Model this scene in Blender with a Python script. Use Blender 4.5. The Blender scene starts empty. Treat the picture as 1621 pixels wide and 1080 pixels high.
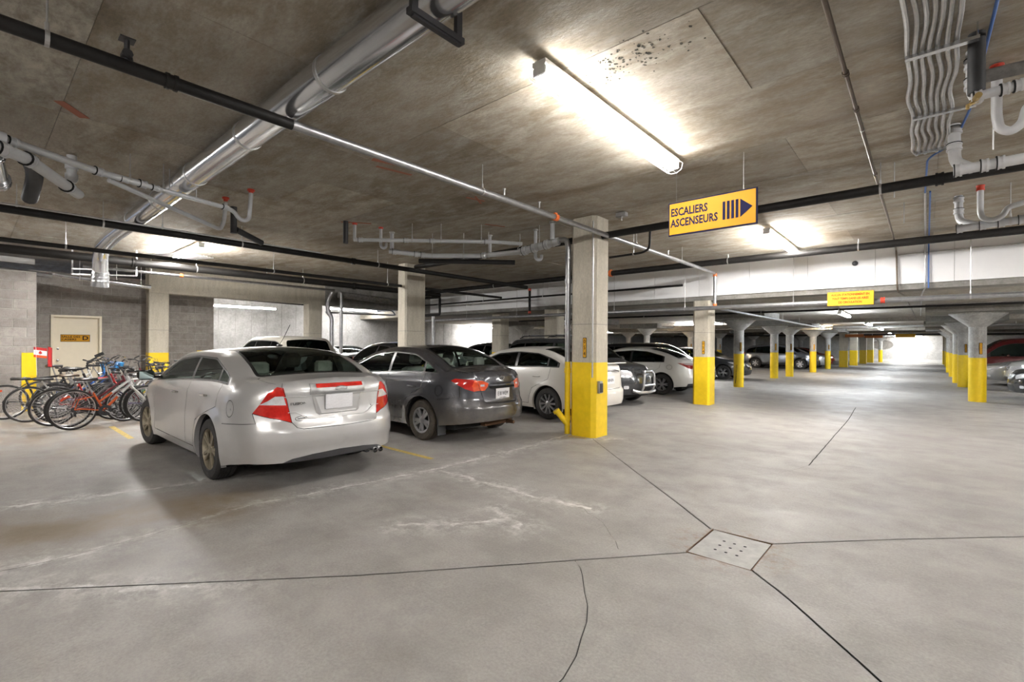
import bpy, math, random
import numpy as np
from mathutils import Vector, Matrix
from mathutils.geometry import delaunay_2d_cdt
R = math.radians
rnd = random.Random(7)
sc = bpy.context.scene
col = sc.collection
# ---------------------------------------------------------------- camera
cam = bpy.data.cameras.new('camera'); camo = bpy.data.objects.new('camera', cam); col.objects.link(camo)
cam.sensor_fit = 'HORIZONTAL'; cam.sensor_width = 36.0; cam.lens = 750.0/1621*36
cam.shift_y = (546-540)/1621; cam.clip_start = .05; cam.clip_end = 300
YAW = math.atan((1466-810.5)/750); ROLL = .0065
camo.matrix_world = Matrix.Translation((0, 0, 1.5)) @ Matrix.Rotation(YAW, 4, 'Z') @ Matrix.Rotation(R(90), 4, 'X') @ Matrix.Rotation(ROLL, 4, 'Z')
sc.camera = camo
# ---------------------------------------------------------------- world, exposure
w = bpy.data.worlds.new('world'); sc.world = w; w.use_nodes = True
w.node_tree.nodes['Background'].inputs[0].default_value = (.72, .80, 1, 1)
w.node_tree.nodes['Background'].inputs[1].default_value = .12
sc.view_settings.view_transform = 'Standard'; sc.view_settings.look = 'None'
sc.view_settings.gamma = 1; sc.view_settings.use_curve_mapping = False
sc.view_settings.exposure = 3.0
TUBE_W = 34.0        # strength of the fluorescent tubes
sc.cycles.use_denoising = True
sc.cycles.max_bounces = 7; sc.cycles.diffuse_bounces = 4; sc.cycles.glossy_bounces = 4
sc.cycles.transparent_max_bounces = 12; sc.cycles.transmission_bounces = 4
sc.cycles.sample_clamp_indirect = 6; sc.cycles.caustics_reflective = False; sc.cycles.caustics_refractive = False
# ---------------------------------------------------------------- helpers
def tag(o, label=None, cat=None, group=None, kind=None):
    if label: o['label'] = label
    if cat: o['category'] = cat
    if group: o['group'] = group
    if kind: o['kind'] = kind
    return o
def empty(name, loc=(0, 0, 0), rz=0, label=None, cat=None, group=None, kind=None):
    o = bpy.data.objects.new(name, None); col.objects.link(o)
    o.location = loc; o.rotation_euler = (0, 0, rz); o.empty_display_size = .1
    return tag(o, label, cat, group, kind)
def link(name, me, parent=None):
    o = bpy.data.objects.new(name, me); col.objects.link(o)
    if parent: o.parent = parent
    return o
def copy_tree(o, parent=None):
    c = o.copy(); col.objects.link(c); c.parent = parent
    for ch in list(o.children): copy_tree(ch, c)
    return c
def frame_to(d):
    d = Vector(d).normalized()
    a = Vector((0, 0, 1)) if abs(d.z) < .9 else Vector((1, 0, 0))
    u = d.cross(a).normalized(); v = u.cross(d).normalized()
    return u, v
class MB:
    def __init__(s): s.v = []; s.f = []
    def add(s, vs, fs):
        n = len(s.v); s.v += [tuple(p) for p in vs]; s.f += [tuple(i+n for i in f) for f in fs]; return s
    def box(s, c, d, m=None, bev=0):
        x, y, z = d[0]/2, d[1]/2, d[2]/2
        if bev:
            b = min(bev, x*.9, y*.9, z*.9); vs = []; 
            for sz in (-1, 1):
                for zz, q in ((z, b), (z-b, 0)):
                    if sz < 0: pass
            rings = [(-z, b), (-z+b, 0), (z-b, 0), (z, b)]
            for zz, q in rings:
                X, Y = x-q, y-q
                vs += [(-X+b, -Y, zz), (X-b, -Y, zz), (X, -Y+b, zz), (X, Y-b, zz), (X-b, Y, zz), (-X+b, Y, zz), (-X, Y-b, zz), (-X, -Y+b, zz)]
            fs = [tuple(range(7, -1, -1)), tuple(range(24, 32))]
            for k in range(3):
                for i in range(8): j = (i+1) % 8; fs.append((8*k+i, 8*k+j, 8*k+8+j, 8*k+8+i))
        else:
            vs = [(-x, -y, -z), (x, -y, -z), (x, y, -z), (-x, y, -z), (-x, -y, z), (x, -y, z), (x, y, z), (-x, y, z)]
            fs = [(0, 3, 2, 1), (4, 5, 6, 7), (0, 1, 5, 4), (1, 2, 6, 5), (2, 3, 7, 6), (3, 0, 4, 7)]
        c = Vector(c)
        vs = [(m @ Vector(p) if m else Vector(p)) + c for p in vs]
        return s.add(vs, fs)
    def b2(s, p0, p1, bev=0):   # box from min corner to max corner
        return s.box([(a+b)/2 for a, b in zip(p0, p1)], [abs(b-a) for a, b in zip(p0, p1)], bev=bev)
    def bar(s, p0, p1, w, h, up=(0, 0, 1)):
        p0, p1 = Vector(p0), Vector(p1); d = (p1-p0).normalized()
        u = d.cross(Vector(up)).normalized(); v = u.cross(d)
        vs = [p+u*a*w/2+v*b*h/2 for p in (p0, p1) for a, b in ((-1, -1), (1, -1), (1, 1), (-1, 1))]
        return s.add(vs, [(0, 1, 2, 3), (7, 6, 5, 4), (0, 4, 5, 1), (1, 5, 6, 2), (2, 6, 7, 3), (3, 7, 4, 0)])
    def cyl(s, p0, p1, r, r2=None, n=12, cap=True):
        p0, p1 = Vector(p0), Vector(p1); u, v = frame_to(p1-p0); r2 = r if r2 is None else r2
        vs = [p+(u*math.cos(t)+v*math.sin(t))*q for p, q in ((p0, r), (p1, r2)) for t in [2*math.pi*i/n for i in range(n)]]
        fs = [(i, i+n, (i+1) % n+n, (i+1) % n) for i in range(n)]
        if cap: fs += [tuple(range(n)), tuple(range(2*n-1, n-1, -1))]
        return s.add(vs, fs)
    def tube(s, pts, r, n=10, cap=True, closed=False):
        pts = [Vector(p) for p in pts]; m = len(pts); rs = r if isinstance(r, (list, tuple)) else [r]*m
        vs = []; u = None
        for i, p in enumerate(pts):
            a = pts[(i-1) % m] if (i or closed) else p; b = pts[(i+1) % m] if (i < m-1 or closed) else p
            d = (b-a).normalized()
            if u is None: u, v = frame_to(d)
            else:
                u = (u-d*u.dot(d)).normalized(); v = u.cross(d)
            vs += [p+(u*math.cos(t)+v*math.sin(t))*rs[i] for t in [2*math.pi*k/n for k in range(n)]]
        fs = []
        for i in range(m if closed else m-1):
            a, b = i*n, ((i+1) % m)*n
            fs += [(a+k, a+(k+1) % n, b+(k+1) % n, b+k) for k in range(n)]
        if cap and not closed: fs += [tuple(range(n-1, -1, -1)), tuple(range((m-1)*n, m*n))]
        return s.add(vs, fs)
    def lathe(s, prof, o=(0, 0, 0), ax=(0, 0, 1), n=24, closed=False):   # prof: (radius, height)
        o = Vector(o); ax = Vector(ax).normalized(); u, v = frame_to(ax); vs = []
        for r, h in prof: vs += [o+ax*h+(u*math.cos(t)+v*math.sin(t))*r for t in [2*math.pi*k/n for k in range(n)]]
        fs = []; m = len(prof)
        for i in range(m if closed else m-1):
            a, b = i*n, ((i+1) % m)*n
            fs += [(a+k, a+(k+1) % n, b+(k+1) % n, b+k) for k in range(n)]
        return s.add(vs, fs)
    def prism(s, poly, ex, o=(0, 0, 0), u=(1, 0, 0), v=(0, 0, 1)):  # flat outline, pushed along u x v
        u, v, o = Vector(u), Vector(v), Vector(o); nn = u.cross(v).normalized(); n = len(poly)
        a = [o+u*x+v*y for x, y in poly]; b = [p+nn*ex for p in a]
        return s.add(a+b, [tuple(range(n-1, -1, -1)), tuple(range(n, 2*n))]+[(i, (i+1) % n, (i+1) % n+n, i+n) for i in range(n)])
    def mesh(s, name, mat=None, smooth=False):
        me = bpy.data.meshes.new(name); me.from_pydata(s.v, [], s.f)
        if mat: me.materials.append(mat)
        if smooth:
            me.polygons.foreach_set('use_smooth', [True]*len(me.polygons))
            try: me.set_sharp_from_angle(angle=R(38))
            except Exception: pass
        me.validate(); me.update(); return me
    def build(s, name, mat, parent=None, smooth=False, **k):
        return tag(link(name, s.mesh(name, mat, smooth), parent), **k)
def arc3(pts, rad=.08, k=5):   # rounds the corners of a polyline
    P = [Vector(p) for p in pts]; out = [P[0]]
    for i in range(1, len(P)-1):
        a = (P[i-1]-P[i]); b = (P[i+1]-P[i]); q = min(rad, a.length*.45, b.length*.45)
        A = P[i]+a.normalized()*q; B = P[i]+b.normalized()*q
        for j in range(k+1):
            t = j/k; out.append(A*(1-t)**2+P[i]*2*t*(1-t)+B*t*t)
    out.append(P[-1]); return out
# ---------------------------------------------------------------- materials
M = {}
def node_mat(name):
    m = bpy.data.materials.new(name); m.use_nodes = True; nt = m.node_tree
    return m, nt, nt.nodes['Principled BSDF']
def plain(name, c, rough=.5, metal=0, coat=0, var=.0, scale=6, bump=0, emit=None, es=0, spec=.5, stretch=(1, 1, 1), coord='Object'):
    m, nt, b = node_mat(name); N, K = nt.nodes, nt.links
    b.inputs['Base Color'].default_value = (*c, 1); b.inputs['Roughness'].default_value = rough
    b.inputs['Metallic'].default_value = metal; b.inputs['Coat Weight'].default_value = coat; b.inputs['Coat Roughness'].default_value = .05
    b.inputs['Specular IOR Level'].default_value = spec
    if emit: b.inputs['Emission Color'].default_value = (*emit, 1); b.inputs['Emission Strength'].default_value = es
    if var or bump:
        tc = N.new('ShaderNodeTexCoord'); mp = N.new('ShaderNodeMapping'); mp.inputs['Scale'].default_value = stretch
        K.new(tc.outputs[coord], mp.inputs[0]); n = N.new('ShaderNodeTexNoise'); n.inputs['Scale'].default_value = scale
        n.inputs['Detail'].default_value = 6; n.inputs['Roughness'].default_value = .65; K.new(mp.outputs[0], n.inputs['Vector'])
        if var:
            r = N.new('ShaderNodeValToRGB'); r.color_ramp.elements[0].position = .3; r.color_ramp.elements[1].position = .7
            r.color_ramp.elements[0].color = tuple(x*(1-var) for x in c)+(1,); r.color_ramp.elements[1].color = tuple(min(1, x*(1+var)) for x in c)+(1,)
            K.new(n.outputs['Fac'], r.inputs[0]); K.new(r.outputs[0], b.inputs['Base Color'])
        if bump:
            bp = N.new('ShaderNodeBump'); bp.inputs['Strength'].default_value = bump; bp.inputs['Distance'].default_value = .01
            K.new(n.outputs['Fac'], bp.inputs['Height']); K.new(bp.outputs[0], b.inputs['Normal'])
    M[name] = m; return m
def concrete(name, c0, c1, c2, stretch=(1, 1, 1), scale=1.2, fine=18, rough=.9, bump=.25, stain=None, objvar=0, stain_pos=(.55, .7)):
    """mottled cast concrete: broad blotches, streaks, pits; optional stain colour and per-object variation"""
    m, nt, b = node_mat(name); N, K = nt.nodes, nt.links
    g = N.new('ShaderNodeNewGeometry'); mp = N.new('ShaderNodeMapping'); mp.inputs['Scale'].default_value = stretch; K.new(g.outputs['Position'], mp.inputs[0])
    def noise(s, d=8, r=.6, dist=0):
        n = N.new('ShaderNodeTexNoise'); n.inputs['Scale'].default_value = s; n.inputs['Detail'].default_value = d
        n.inputs['Roughness'].default_value = r; n.inputs['Distortion'].default_value = dist; K.new(mp.outputs[0], n.inputs['Vector']); return n
    def mix(f, a, bb, t='MIX'):
        x = N.new('ShaderNodeMix'); x.data_type = 'RGBA'; x.blend_type = t
        for s_, v in ((x.inputs[0], f), (x.inputs[6], a), (x.inputs[7], bb)):
            if hasattr(v, 'links') or hasattr(v, 'is_linked'): K.new(v, s_)
            else: s_.default_value = v if not isinstance(v, tuple) else (*v, 1)[:4]
        return x.outputs[2]
    def ramp(v, lo, hi):
        x = N.new('ShaderNodeMapRange'); x.inputs[1].default_value = lo; x.inputs[2].default_value = hi; x.clamp = True; K.new(v, x.inputs[0]); return x.outputs[0]
    n1, n2, n3 = noise(scale, 8, .62, .4), noise(scale*4.3, 8, .7, .2), noise(fine, 6, .75)
    o = mix(ramp(n1.outputs['Fac'], .35, .65), c0, c1)
    o = mix(ramp(n2.outputs['Fac'], .42, .72), o, c2)
    if stain:
        n4 = noise(scale*.55, 6, .6, .8); o = mix(ramp(n4.outputs['Fac'], *stain_pos), o, stain)
    f = ramp(n3.outputs['Fac'], .3, .75)
    o = mix(f, mix(1.0, o, (.62, .62, .62), 'MULTIPLY'), o)
    if objvar:
        oi = N.new('ShaderNodeObjectInfo'); mr = N.new('ShaderNodeMapRange'); mr.inputs[3].default_value = 1-objvar; mr.inputs[4].default_value = 1+objvar*.7
        K.new(oi.outputs['Random'], mr.inputs[0]); h = N.new('ShaderNodeHueSaturation'); K.new(mr.outputs[0], h.inputs['Value']); K.new(o, h.inputs['Color']); o = h.outputs[0]
    K.new(o, b.inputs['Base Color']); b.inputs['Roughness'].default_value = rough
    bp = N.new('ShaderNodeBump'); bp.inputs['Strength'].default_value = bump; bp.inputs['Distance'].default_value = .01
    K.new(n3.outputs['Fac'], bp.inputs['Height']); K.new(bp.outputs[0], b.inputs['Normal'])
    M[name] = m; return m, nt, b, o, mp
def paint(name, c, rough=.35, metal=.35, dirt=(.35, .3, .25), damt=.25):
    """car paint: base coat under clear coat, road film thickening towards the sill"""
    m, nt, b = node_mat(name); N, K = nt.nodes, nt.links
    tc = N.new('ShaderNodeTexCoord'); n = N.new('ShaderNodeTexNoise'); n.inputs['Scale'].default_value = 5; n.inputs['Detail'].default_value = 8; n.inputs['Roughness'].default_value = .7
    K.new(tc.outputs['Object'], n.inputs['Vector'])
    sx = N.new('ShaderNodeSeparateXYZ'); K.new(tc.outputs['Object'], sx.inputs[0])
    mr = N.new('ShaderNodeMapRange'); mr.inputs[1].default_value = .75; mr.inputs[2].default_value = .2; mr.inputs[3].default_value = .15; mr.inputs[4].default_value = 1; K.new(sx.outputs['Z'], mr.inputs[0])
    mu = N.new('ShaderNodeMath'); mu.operation = 'MULTIPLY'; K.new(mr.outputs[0], mu.inputs[0]); K.new(n.outputs['Fac'], mu.inputs[1])
    mu2 = N.new('ShaderNodeMath'); mu2.operation = 'MULTIPLY'; mu2.inputs[1].default_value = damt*2; K.new(mu.outputs[0], mu2.inputs[0])
    x = N.new('ShaderNodeMix'); x.data_type = 'RGBA'; x.inputs[6].default_value = (*c, 1); x.inputs[7].default_value = (*dirt, 1)
    K.new(mu2.outputs[0], x.inputs[0]); K.new(x.outputs[2], b.inputs['Base Color'])
    b.inputs['Metallic'].default_value = metal; b.inputs['Roughness'].default_value = rough
    b.inputs['Coat Weight'].default_value = .8; b.inputs['Coat Roughness'].default_value = .08
    M[name] = m; return m
def tinted(name, c, a=.45, rough=.02):
    """window glass: tinted see-through layer plus mirror reflection by angle"""
    m = bpy.data.materials.new(name); m.use_nodes = True; nt = m.node_tree; N, K = nt.nodes, nt.links; N.clear()
    t = N.new('ShaderNodeBsdfTransparent'); t.inputs[0].default_value = (*c, 1); g = N.new('ShaderNodeBsdfGlossy'); g.inputs['Roughness'].default_value = rough; g.inputs[0].default_value = (.62, .68, .68, 1)
    f = N.new('ShaderNodeLayerWeight'); f.inputs[0].default_value = a; x = N.new('ShaderNodeMixShader'); o = N.new('ShaderNodeOutputMaterial')
    K.new(f.outputs['Fresnel'], x.inputs[0]); K.new(t.outputs[0], x.inputs[1]); K.new(g.outputs[0], x.inputs[2]); K.new(x.outputs[0], o.inputs[0])
    M[name] = m; return m
concrete('ceil_concrete', (.31, .255, .18), (.47, .415, .335), (.60, .56, .49), stretch=(.62, 1.35, 1), scale=.9, fine=30, objvar=.16, bump=.5, stain=(.20, .145, .085), stain_pos=(.54, .72))
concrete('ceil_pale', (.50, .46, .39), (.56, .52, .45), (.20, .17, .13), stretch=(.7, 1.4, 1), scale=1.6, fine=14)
concrete('col_concrete', (.60, .55, .45), (.70, .655, .55), (.52, .47, .385), stretch=(2.2, 2.2, .5), scale=1.0, fine=40)
concrete('pale_concrete', (.50, .49, .47), (.62, .61, .58), (.36, .35, .33), stretch=(1, 1, .8), scale=1.2, fine=26)
concrete('grey_concrete', (.26, .25, .23), (.36, .345, .32), (.20, .19, .17), stretch=(1, 1, 1), scale=1.0, fine=24)
concrete('block', (.38, .345, .315), (.47, .435, .40), (.29, .26, .24), scale=2.5, fine=60, objvar=.14, bump=.5)
concrete('wall_white', (.56, .56, .55), (.63, .63, .62), (.42, .41, .39), scale=.7, fine=12, bump=.05)
plain('mortar', (.42, .40, .37), .95, var=.15, scale=20)
plain('yellow', (.84, .58, .010), .42, var=.07, scale=9, coord='Object', bump=.08)
plain('panel_white', (.86, .86, .87), .55, var=.03, scale=2)
plain('fixture_white', (.78, .78, .77), .4)
plain('door_cream', (.84, .76, .60), .45, var=.03)
plain('black_pipe', (.010, .009, .0085), .55, spec=.3, var=.35, scale=7, stretch=(1, 1, 1))
plain('steel_pipe', (.36, .36, .37), .36, .85, var=.18, scale=9)
plain('galv', (.66, .67, .69), .17, .9, var=.12, scale=4, stretch=(.3, 1, 1))
plain('zinc', (.50, .50, .50), .38, .8, var=.15, scale=14)
plain('pvc', (.52, .53, .55), .35, var=.06, scale=5)
plain('pvc_white', (.58, .58, .59), .35, var=.04)
plain('pvc_dark', (.030, .030, .032), .55, var=.2)
plain('red_cap', (.60, .06, .03), .5)
plain('orange_clamp', (.80, .20, .05), .45)
plain('blue_cable', (.05, .14, .42), .5)
plain('insul', (.20, .19, .18), .8, var=.4, scale=12, bump=.3)
plain('sign_yellow', (.60, .29, .012), .6, spec=.25)
plain('sign_yellow2', (.70, .36, .02), .6, spec=.25)
plain('sign_navy', (.02, .02, .06), .85, spec=.15)
plain('ink', (.012, .012, .016), .85, spec=.15)
plain('ink_red', (.50, .07, .015), .85, spec=.15)
plain('white_paint', (.75, .75, .73), .5)
plain('rubber', (.028, .026, .025), .75, var=.3, scale=25, bump=.3)
plain('tyre_dirty', (.075, .062, .048), .85, var=.45, scale=9, bump=.35)
plain('alloy', (.55, .55, .56), .28, .85)
plain('alloy_dirty', (.30, .26, .19), .5, .55, var=.3, scale=11)
plain('hubcap', (.45, .45, .46), .42, .5, var=.12, scale=12)
plain('chrome', (.80, .80, .82), .10, 1)
plain('dark_metal', (.06, .06, .065), .45, .6)
plain('trim', (.012, .012, .013), .35)
plain('plastic', (.035, .035, .037), .55, var=.2, scale=10)
plain('gap', (.006, .006, .006), .9)
plain('cabin', (.045, .043, .042), .8)
plain('seat_grey', (.34, .33, .31), .85, var=.15, scale=14)
plain('seat_dark', (.07, .068, .068), .8)
plain('tail_red', (.52, .018, .012), .12, coat=1, var=.25, scale=16)
plain('tail_orange', (.72, .09, .025), .12, coat=1, var=.2, scale=20)
plain('tail_dark', (.22, .012, .010), .1, coat=1)
plain('lamp_clear', (.72, .72, .74), .08, .25, coat=1, var=.15, scale=22)
plain('plate_white', (.78, .78, .80), .35)
plain('plate_blur', (.66, .66, .68), .45, var=.12, scale=9, stretch=(1, 3, 9))
plain('mirror', (.55, .68, .66), .03, 1)
tinted('glass_dark', (.25, .30, .28), .22)
tinted('glass_mid', (.66, .76, .70), .17)
tinted('glass_clear', (.72, .80, .77), .17)
# ================================================================ floor
def path_strip(pts, wd, wob=0, seg=None):
    """closed outline of a narrow strip along a polyline"""
    if wob:
        q = []
        for a, b in zip(pts[:-1], pts[1:]):
            n = max(2, int(math.dist(a, b)/(seg or .12)))
            for i in range(n):
                t = i/n; q.append((a[0]+(b[0]-a[0])*t+rnd.uniform(-wob, wob), a[1]+(b[1]-a[1])*t+rnd.uniform(-wob, wob)))
        q.append(pts[-1]); pts = q
    L, Rr = [], []
    for i, p in enumerate(pts):
        a = pts[max(0, i-1)]; b = pts[min(len(pts)-1, i+1)]; dx, dy = b[0]-a[0], b[1]-a[1]; l = math.hypot(dx, dy) or 1
        h = (wd if not callable(wd) else wd(i/(len(pts)-1)))/2
        L.append((p[0]-dy/l*h, p[1]+dx/l*h)); Rr.append((p[0]+dy/l*h, p[1]-dx/l*h))
    return L+Rr[::-1]
def pip(P, poly):
    x, y = P[:, 0], P[:, 1]; ins = np.zeros(len(P), bool); n = len(poly)
    for i in range(n):
        x0, y0 = poly[i]; x1, y1 = poly[(i+1) % n]
        if y0 == y1: continue
        c = ((y0 > y) != (y1 > y)) & (x < (x1-x0)*(y-y0)/(y1-y0)+x0); ins ^= c
    return ins
def cdt(points, polys, eps=1e-5):
    """constrained triangulation of loose points and closed outlines"""
    V = [Vector(p) for p in points]; Ed = []
    for pl in polys:
        b = len(V); V += [Vector(p) for p in pl]; n = len(pl); Ed += [(b+i, b+(i+1) % n) for i in range(n)]
    r = delaunay_2d_cdt(V, Ed, [], 0, eps, False)
    return np.array([tuple(p) for p in r[0]]), [tuple(f) for f in r[2]]
JOINTS = [
 ([(-7.5, -3.1), (-4.17, .13), (-2.76, 1.66), (-1.3, 3.43)], .011, .002),
 ([(-.86, 4.03), (-.24, 4.69), (.59, 5.52), (3.5, 8.5)], .012, .002),
 ([(-4.02, 6.58), (-2.65, 5.27), (-1.88, 4.55), (-1.32, 4.0)], .014, .002),
 ([(-.88, 3.46), (-.6, 3.2), (-.14, 2.69), (2.6, -.2)], .014, .002),
 ([(-1.31, 14.51), (-1.20, 12.0), (-1.16, 9.6), (-1.11, 6.98)], .016, .004),
 ([(-1.11, 6.98), (-1.3, 6.3), (-1.75, 5.7)], .004, .012),
 ([(-1.85, 2.78), (-1.67, 2.62), (-1.44, 2.35), (-1.31, 2.08), (-1.2, 1.75), (-1.35, 1.2)], .005, .022),
 ([(-2.62, 3.7), (-2.35, 3.72), (-1.95, 3.45), (-1.7, 3.15)], .005, .022),
 ([(-4.70, -.6), (-4.54, .14), (-4.50, .43), (-4.55, .98), (-4.68, 1.73), (-4.53, 2.66), (-4.39, 3.76), (-4.38, 5.29), (-4.47, 6.55)], .008, .006),
 ([(-6.31, .19), (-6.1, .81), (-5.82, 1.52), (-5.69, 2.45)], .006, .006),
 ([(-5.0, 3.4), (-4.6, 3.9)], .008, .003),
]
drain = [(-1.305, 3.43), (-1.315, 4.00), (-.865, 4.03), (-.875, 3.46)]
FX0, FX1, FY0, FY1 = -26.0, 14.0, -9.0, 66.0
strips = [path_strip(p, wd, wb) for p, wd, wb in JOINTS]
outer = [(FX0, FY0), (FX1, FY0), (FX1, FY1), (FX0, FY1)]
gx = [(x, y) for x in np.arange(FX0+2, FX1, 4) for y in np.arange(FY0+2, FY1, 4)]
fv, ff = cdt(gx, [outer, drain]+strips)
cen = np.array([fv[list(f)].mean(0) for f in ff])
cut = pip(cen, drain)
for s_ in strips: cut |= pip(cen, s_)
keep = [f for f, c in zip(ff, cut) if not c]; slot = [f for f, c in zip(ff, cut) if c]
# floor material: power-floated slab, tyre film, white salt lines along the joints, brown stain by the bikes
def floor_mat():
    m, nt, b, o, mp = concrete('floor_concrete', (.35, .332, .312), (.44, .422, .40), (.285, .268, .252), stretch=(1, 1, 1), scale=.55, fine=60, rough=.62, bump=.15)
    N, K = nt.nodes, nt.links; g = [n for n in N if n.type == 'NEW_GEOMETRY'][0].outputs['Position']
    def noise(s, d=6, r=.6, st=(1, 1, 1), rot=0, dist=0):
        q = N.new('ShaderNodeMapping'); q.inputs['Scale'].default_value = st; q.inputs['Rotation'].default_value = (0, 0, rot); K.new(g, q.inputs[0])
        n = N.new('ShaderNodeTexNoise'); n.inputs['Scale'].default_value = s; n.inputs['Detail'].default_value = d; n.inputs['Roughness'].default_value = r; n.inputs['Distortion'].default_value = dist
        K.new(q.outputs[0], n.inputs['Vector']); return n.outputs['Fac']
    def rmp(v, a, bb, c=0, d=1):
        x = N.new('ShaderNodeMapRange'); x.clamp = True
        for i, q in enumerate((a, bb, c, d)): x.inputs[i+1].default_value = q
        K.new(v, x.inputs[0]); return x.outputs[0]
    def mth(op, a, bb=None):
        x = N.new('ShaderNodeMath'); x.operation = op
        for i, q in enumerate((a, bb)):
            if q is None: continue
            if isinstance(q, (int, float)): x.inputs[i].default_value = q
            else: K.new(q, x.inputs[i])
        return x.outputs[0]
    def mix(f, a, c):
        x = N.new('ShaderNodeMix'); x.data_type = 'RGBA'
        if isinstance(f, float): x.inputs[0].default_value = f
        else: K.new(f, x.inputs[0])
        K.new(a, x.inputs[6]); x.inputs[7].default_value = (*c, 1); return x.outputs[2]
    # long swept streaks left by tyres turning out of the bays
    o = mix(mth('MULTIPLY', rmp(noise(1.6, 7, .65, (.35, 2.2, 1), .75, .6), .50, .78), .26), o, (.46, .445, .42))
    o = mix(mth('MULTIPLY', rmp(noise(1.1, 6, .6, (2.6, .4, 1), -.5, .5), .54, .80), .30), o, (.235, .215, .195))
    # white salt (efflorescence) fringes: distance to segment, broken by noise
    def seg(a, c):
        ab = Vector((c[0]-a[0], c[1]-a[1], 0)); L2 = ab.length_squared
        s1 = N.new('ShaderNodeVectorMath'); s1.operation = 'SUBTRACT'; K.new(wp, s1.inputs[0]); s1.inputs[1].default_value = (a[0], a[1], 0)
        d1 = N.new('ShaderNodeVectorMath'); d1.operation = 'DOT_PRODUCT'; K.new(s1.outputs[0], d1.inputs[0]); d1.inputs[1].default_value = ab/L2
        cl = N.new('ShaderNodeClamp'); K.new(d1.outputs['Value'], cl.inputs[0])
        sc_ = N.new('ShaderNodeVectorMath'); sc_.operation = 'SCALE'; sc_.inputs[0].default_value = ab; K.new(cl.outputs[0], sc_.inputs[3])
        s2 = N.new('ShaderNodeVectorMath'); s2.operation = 'DISTANCE'; K.new(s1.outputs[0], s2.inputs[0]); K.new(sc_.outputs[0], s2.inputs[1]); return s2.outputs['Value']
    wn = N.new('ShaderNodeTexNoise'); wn.inputs['Scale'].default_value = 2.2; wn.inputs['Detail'].default_value = 7; wn.inputs['Roughness'].default_value = .7; K.new(g, wn.inputs['Vector'])
    ws = N.new('ShaderNodeVectorMath'); ws.operation = 'MULTIPLY_ADD'; K.new(wn.outputs['Color'], ws.inputs[0]); ws.inputs[1].default_value = (.42, .42, 0); ws.inputs[2].default_value = (-.21, -.21, 0)
    wa = N.new('ShaderNodeVectorMath'); wa.operation = 'ADD'; K.new(g, wa.inputs[0]); K.new(ws.outputs[0], wa.inputs[1]); wp = wa.outputs[0]
    segs = [((-4.6, .1), (-4.5, .6)), ((-4.5, .6), (-4.7, 1.75)), ((-4.7, 1.75), (-4.42, 3.6)), ((-4.42, 3.6), (-4.38, 5.3)), ((-4.38, 5.3), (-4.5, 6.5)),
            ((-6.35, .0), (-6.05, .95)), ((-6.05, .95), (-5.7, 2.4)), ((-4.17, .13), (-3.2, 1.1)), ((-4.3, 3.7), (-3.0, 3.65)), ((-3.0, 3.65), (-2.35, 3.75)), ((-4.0, 6.55), (-3.6, 6.9)),
            ((-3.3, 2.3), (-2.7, 3.0)), ((-2.95, 3.15), (-2.45, 2.95))]
    dmin = None
    for a, c in segs:
        d = seg(a, c); dmin = d if dmin is None else mth('MINIMUM', dmin, d)
    brk = rmp(noise(4.2, 8, .75), .40, .62)
    core = mth('MULTIPLY', rmp(dmin, .016, .042, 1, 0), brk); halo = mth('MULTIPLY', rmp(dmin, .02, .30, .7, 0), rmp(noise(6, 8, .8), .47, .66))
    o = mix(mth('MAXIMUM', core, halo), o, (.72, .71, .69))
    # brown seepage stain at the left and under the bicycles
    st = mth('MULTIPLY', rmp(seg((-5.6, -.5), (-4.95, 1.5)), .15, .75, 1, 0), rmp(noise(1.2, 6, .6), .35, .6, .35, 1))
    o = mix(mth('MULTIPLY', st, .85), o, (.15, .10, .045))
    st2 = mth('MULTIPLY', rmp(seg((-14.5, .4), (-10.5, 1.6)), .6, 3.2, 1, 0), rmp(noise(1.0, 7, .65, (1, 2.5, 1)), .4, .62, 0, 1))
    o = mix(mth('MULTIPLY', st2, .5), o, (.26, .175, .09))
    # rust along the drain frame
    dr = N.new('ShaderNodeVectorMath'); dr.operation = 'DISTANCE'; K.new(g, dr.inputs[0]); dr.inputs[1].default_value = (-1.09, 3.73, 0)
    o = mix(mth('MULTIPLY', mth('MULTIPLY', rmp(dr.outputs['Value'], .30, .48, 1, 0), rmp(noise(9, 6, .7), .48, .62)), .6), o, (.20, .11, .05))
    K.new(o, b.inputs['Base Color'])
    K.new(rmp(noise(1.5, 7, .6), .3, .7, .42, .72), b.inputs['Roughness'])
    return m
floor_mat()
def mk(name, verts, faces, mat, parent=None, z=0, **k):
    used = sorted({i for f in faces for i in f}); mpi = {i: j for j, i in enumerate(used)}
    me = bpy.data.meshes.new(name)
    vv = [(verts[i][0], verts[i][1], z) for i in used]
    fl = []
    for f in faces:
        a, b_, c = [np.array(verts[i]) for i in f[:3]]
        ar = (b_[0]-a[0])*(c[1]-a[1])-(b_[1]-a[1])*(c[0]-a[0]); g = [mpi[i] for i in f]; fl.append(g if ar > 0 else g[::-1])
    me.from_pydata(vv, [], fl); me.materials.append(mat); me.update()
    return tag(link(name, me, parent), **k)
floor = mk('floor', fv, keep, M['floor_concrete'], kind='structure')
mk('floor_joint', fv, slot, M['gap'], floor, z=-.007)
MB().b2((FX0, FY0, -.25), (FX1, FY1, -.06)).build('floor_slab', M['grey_concrete'], floor)
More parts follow.
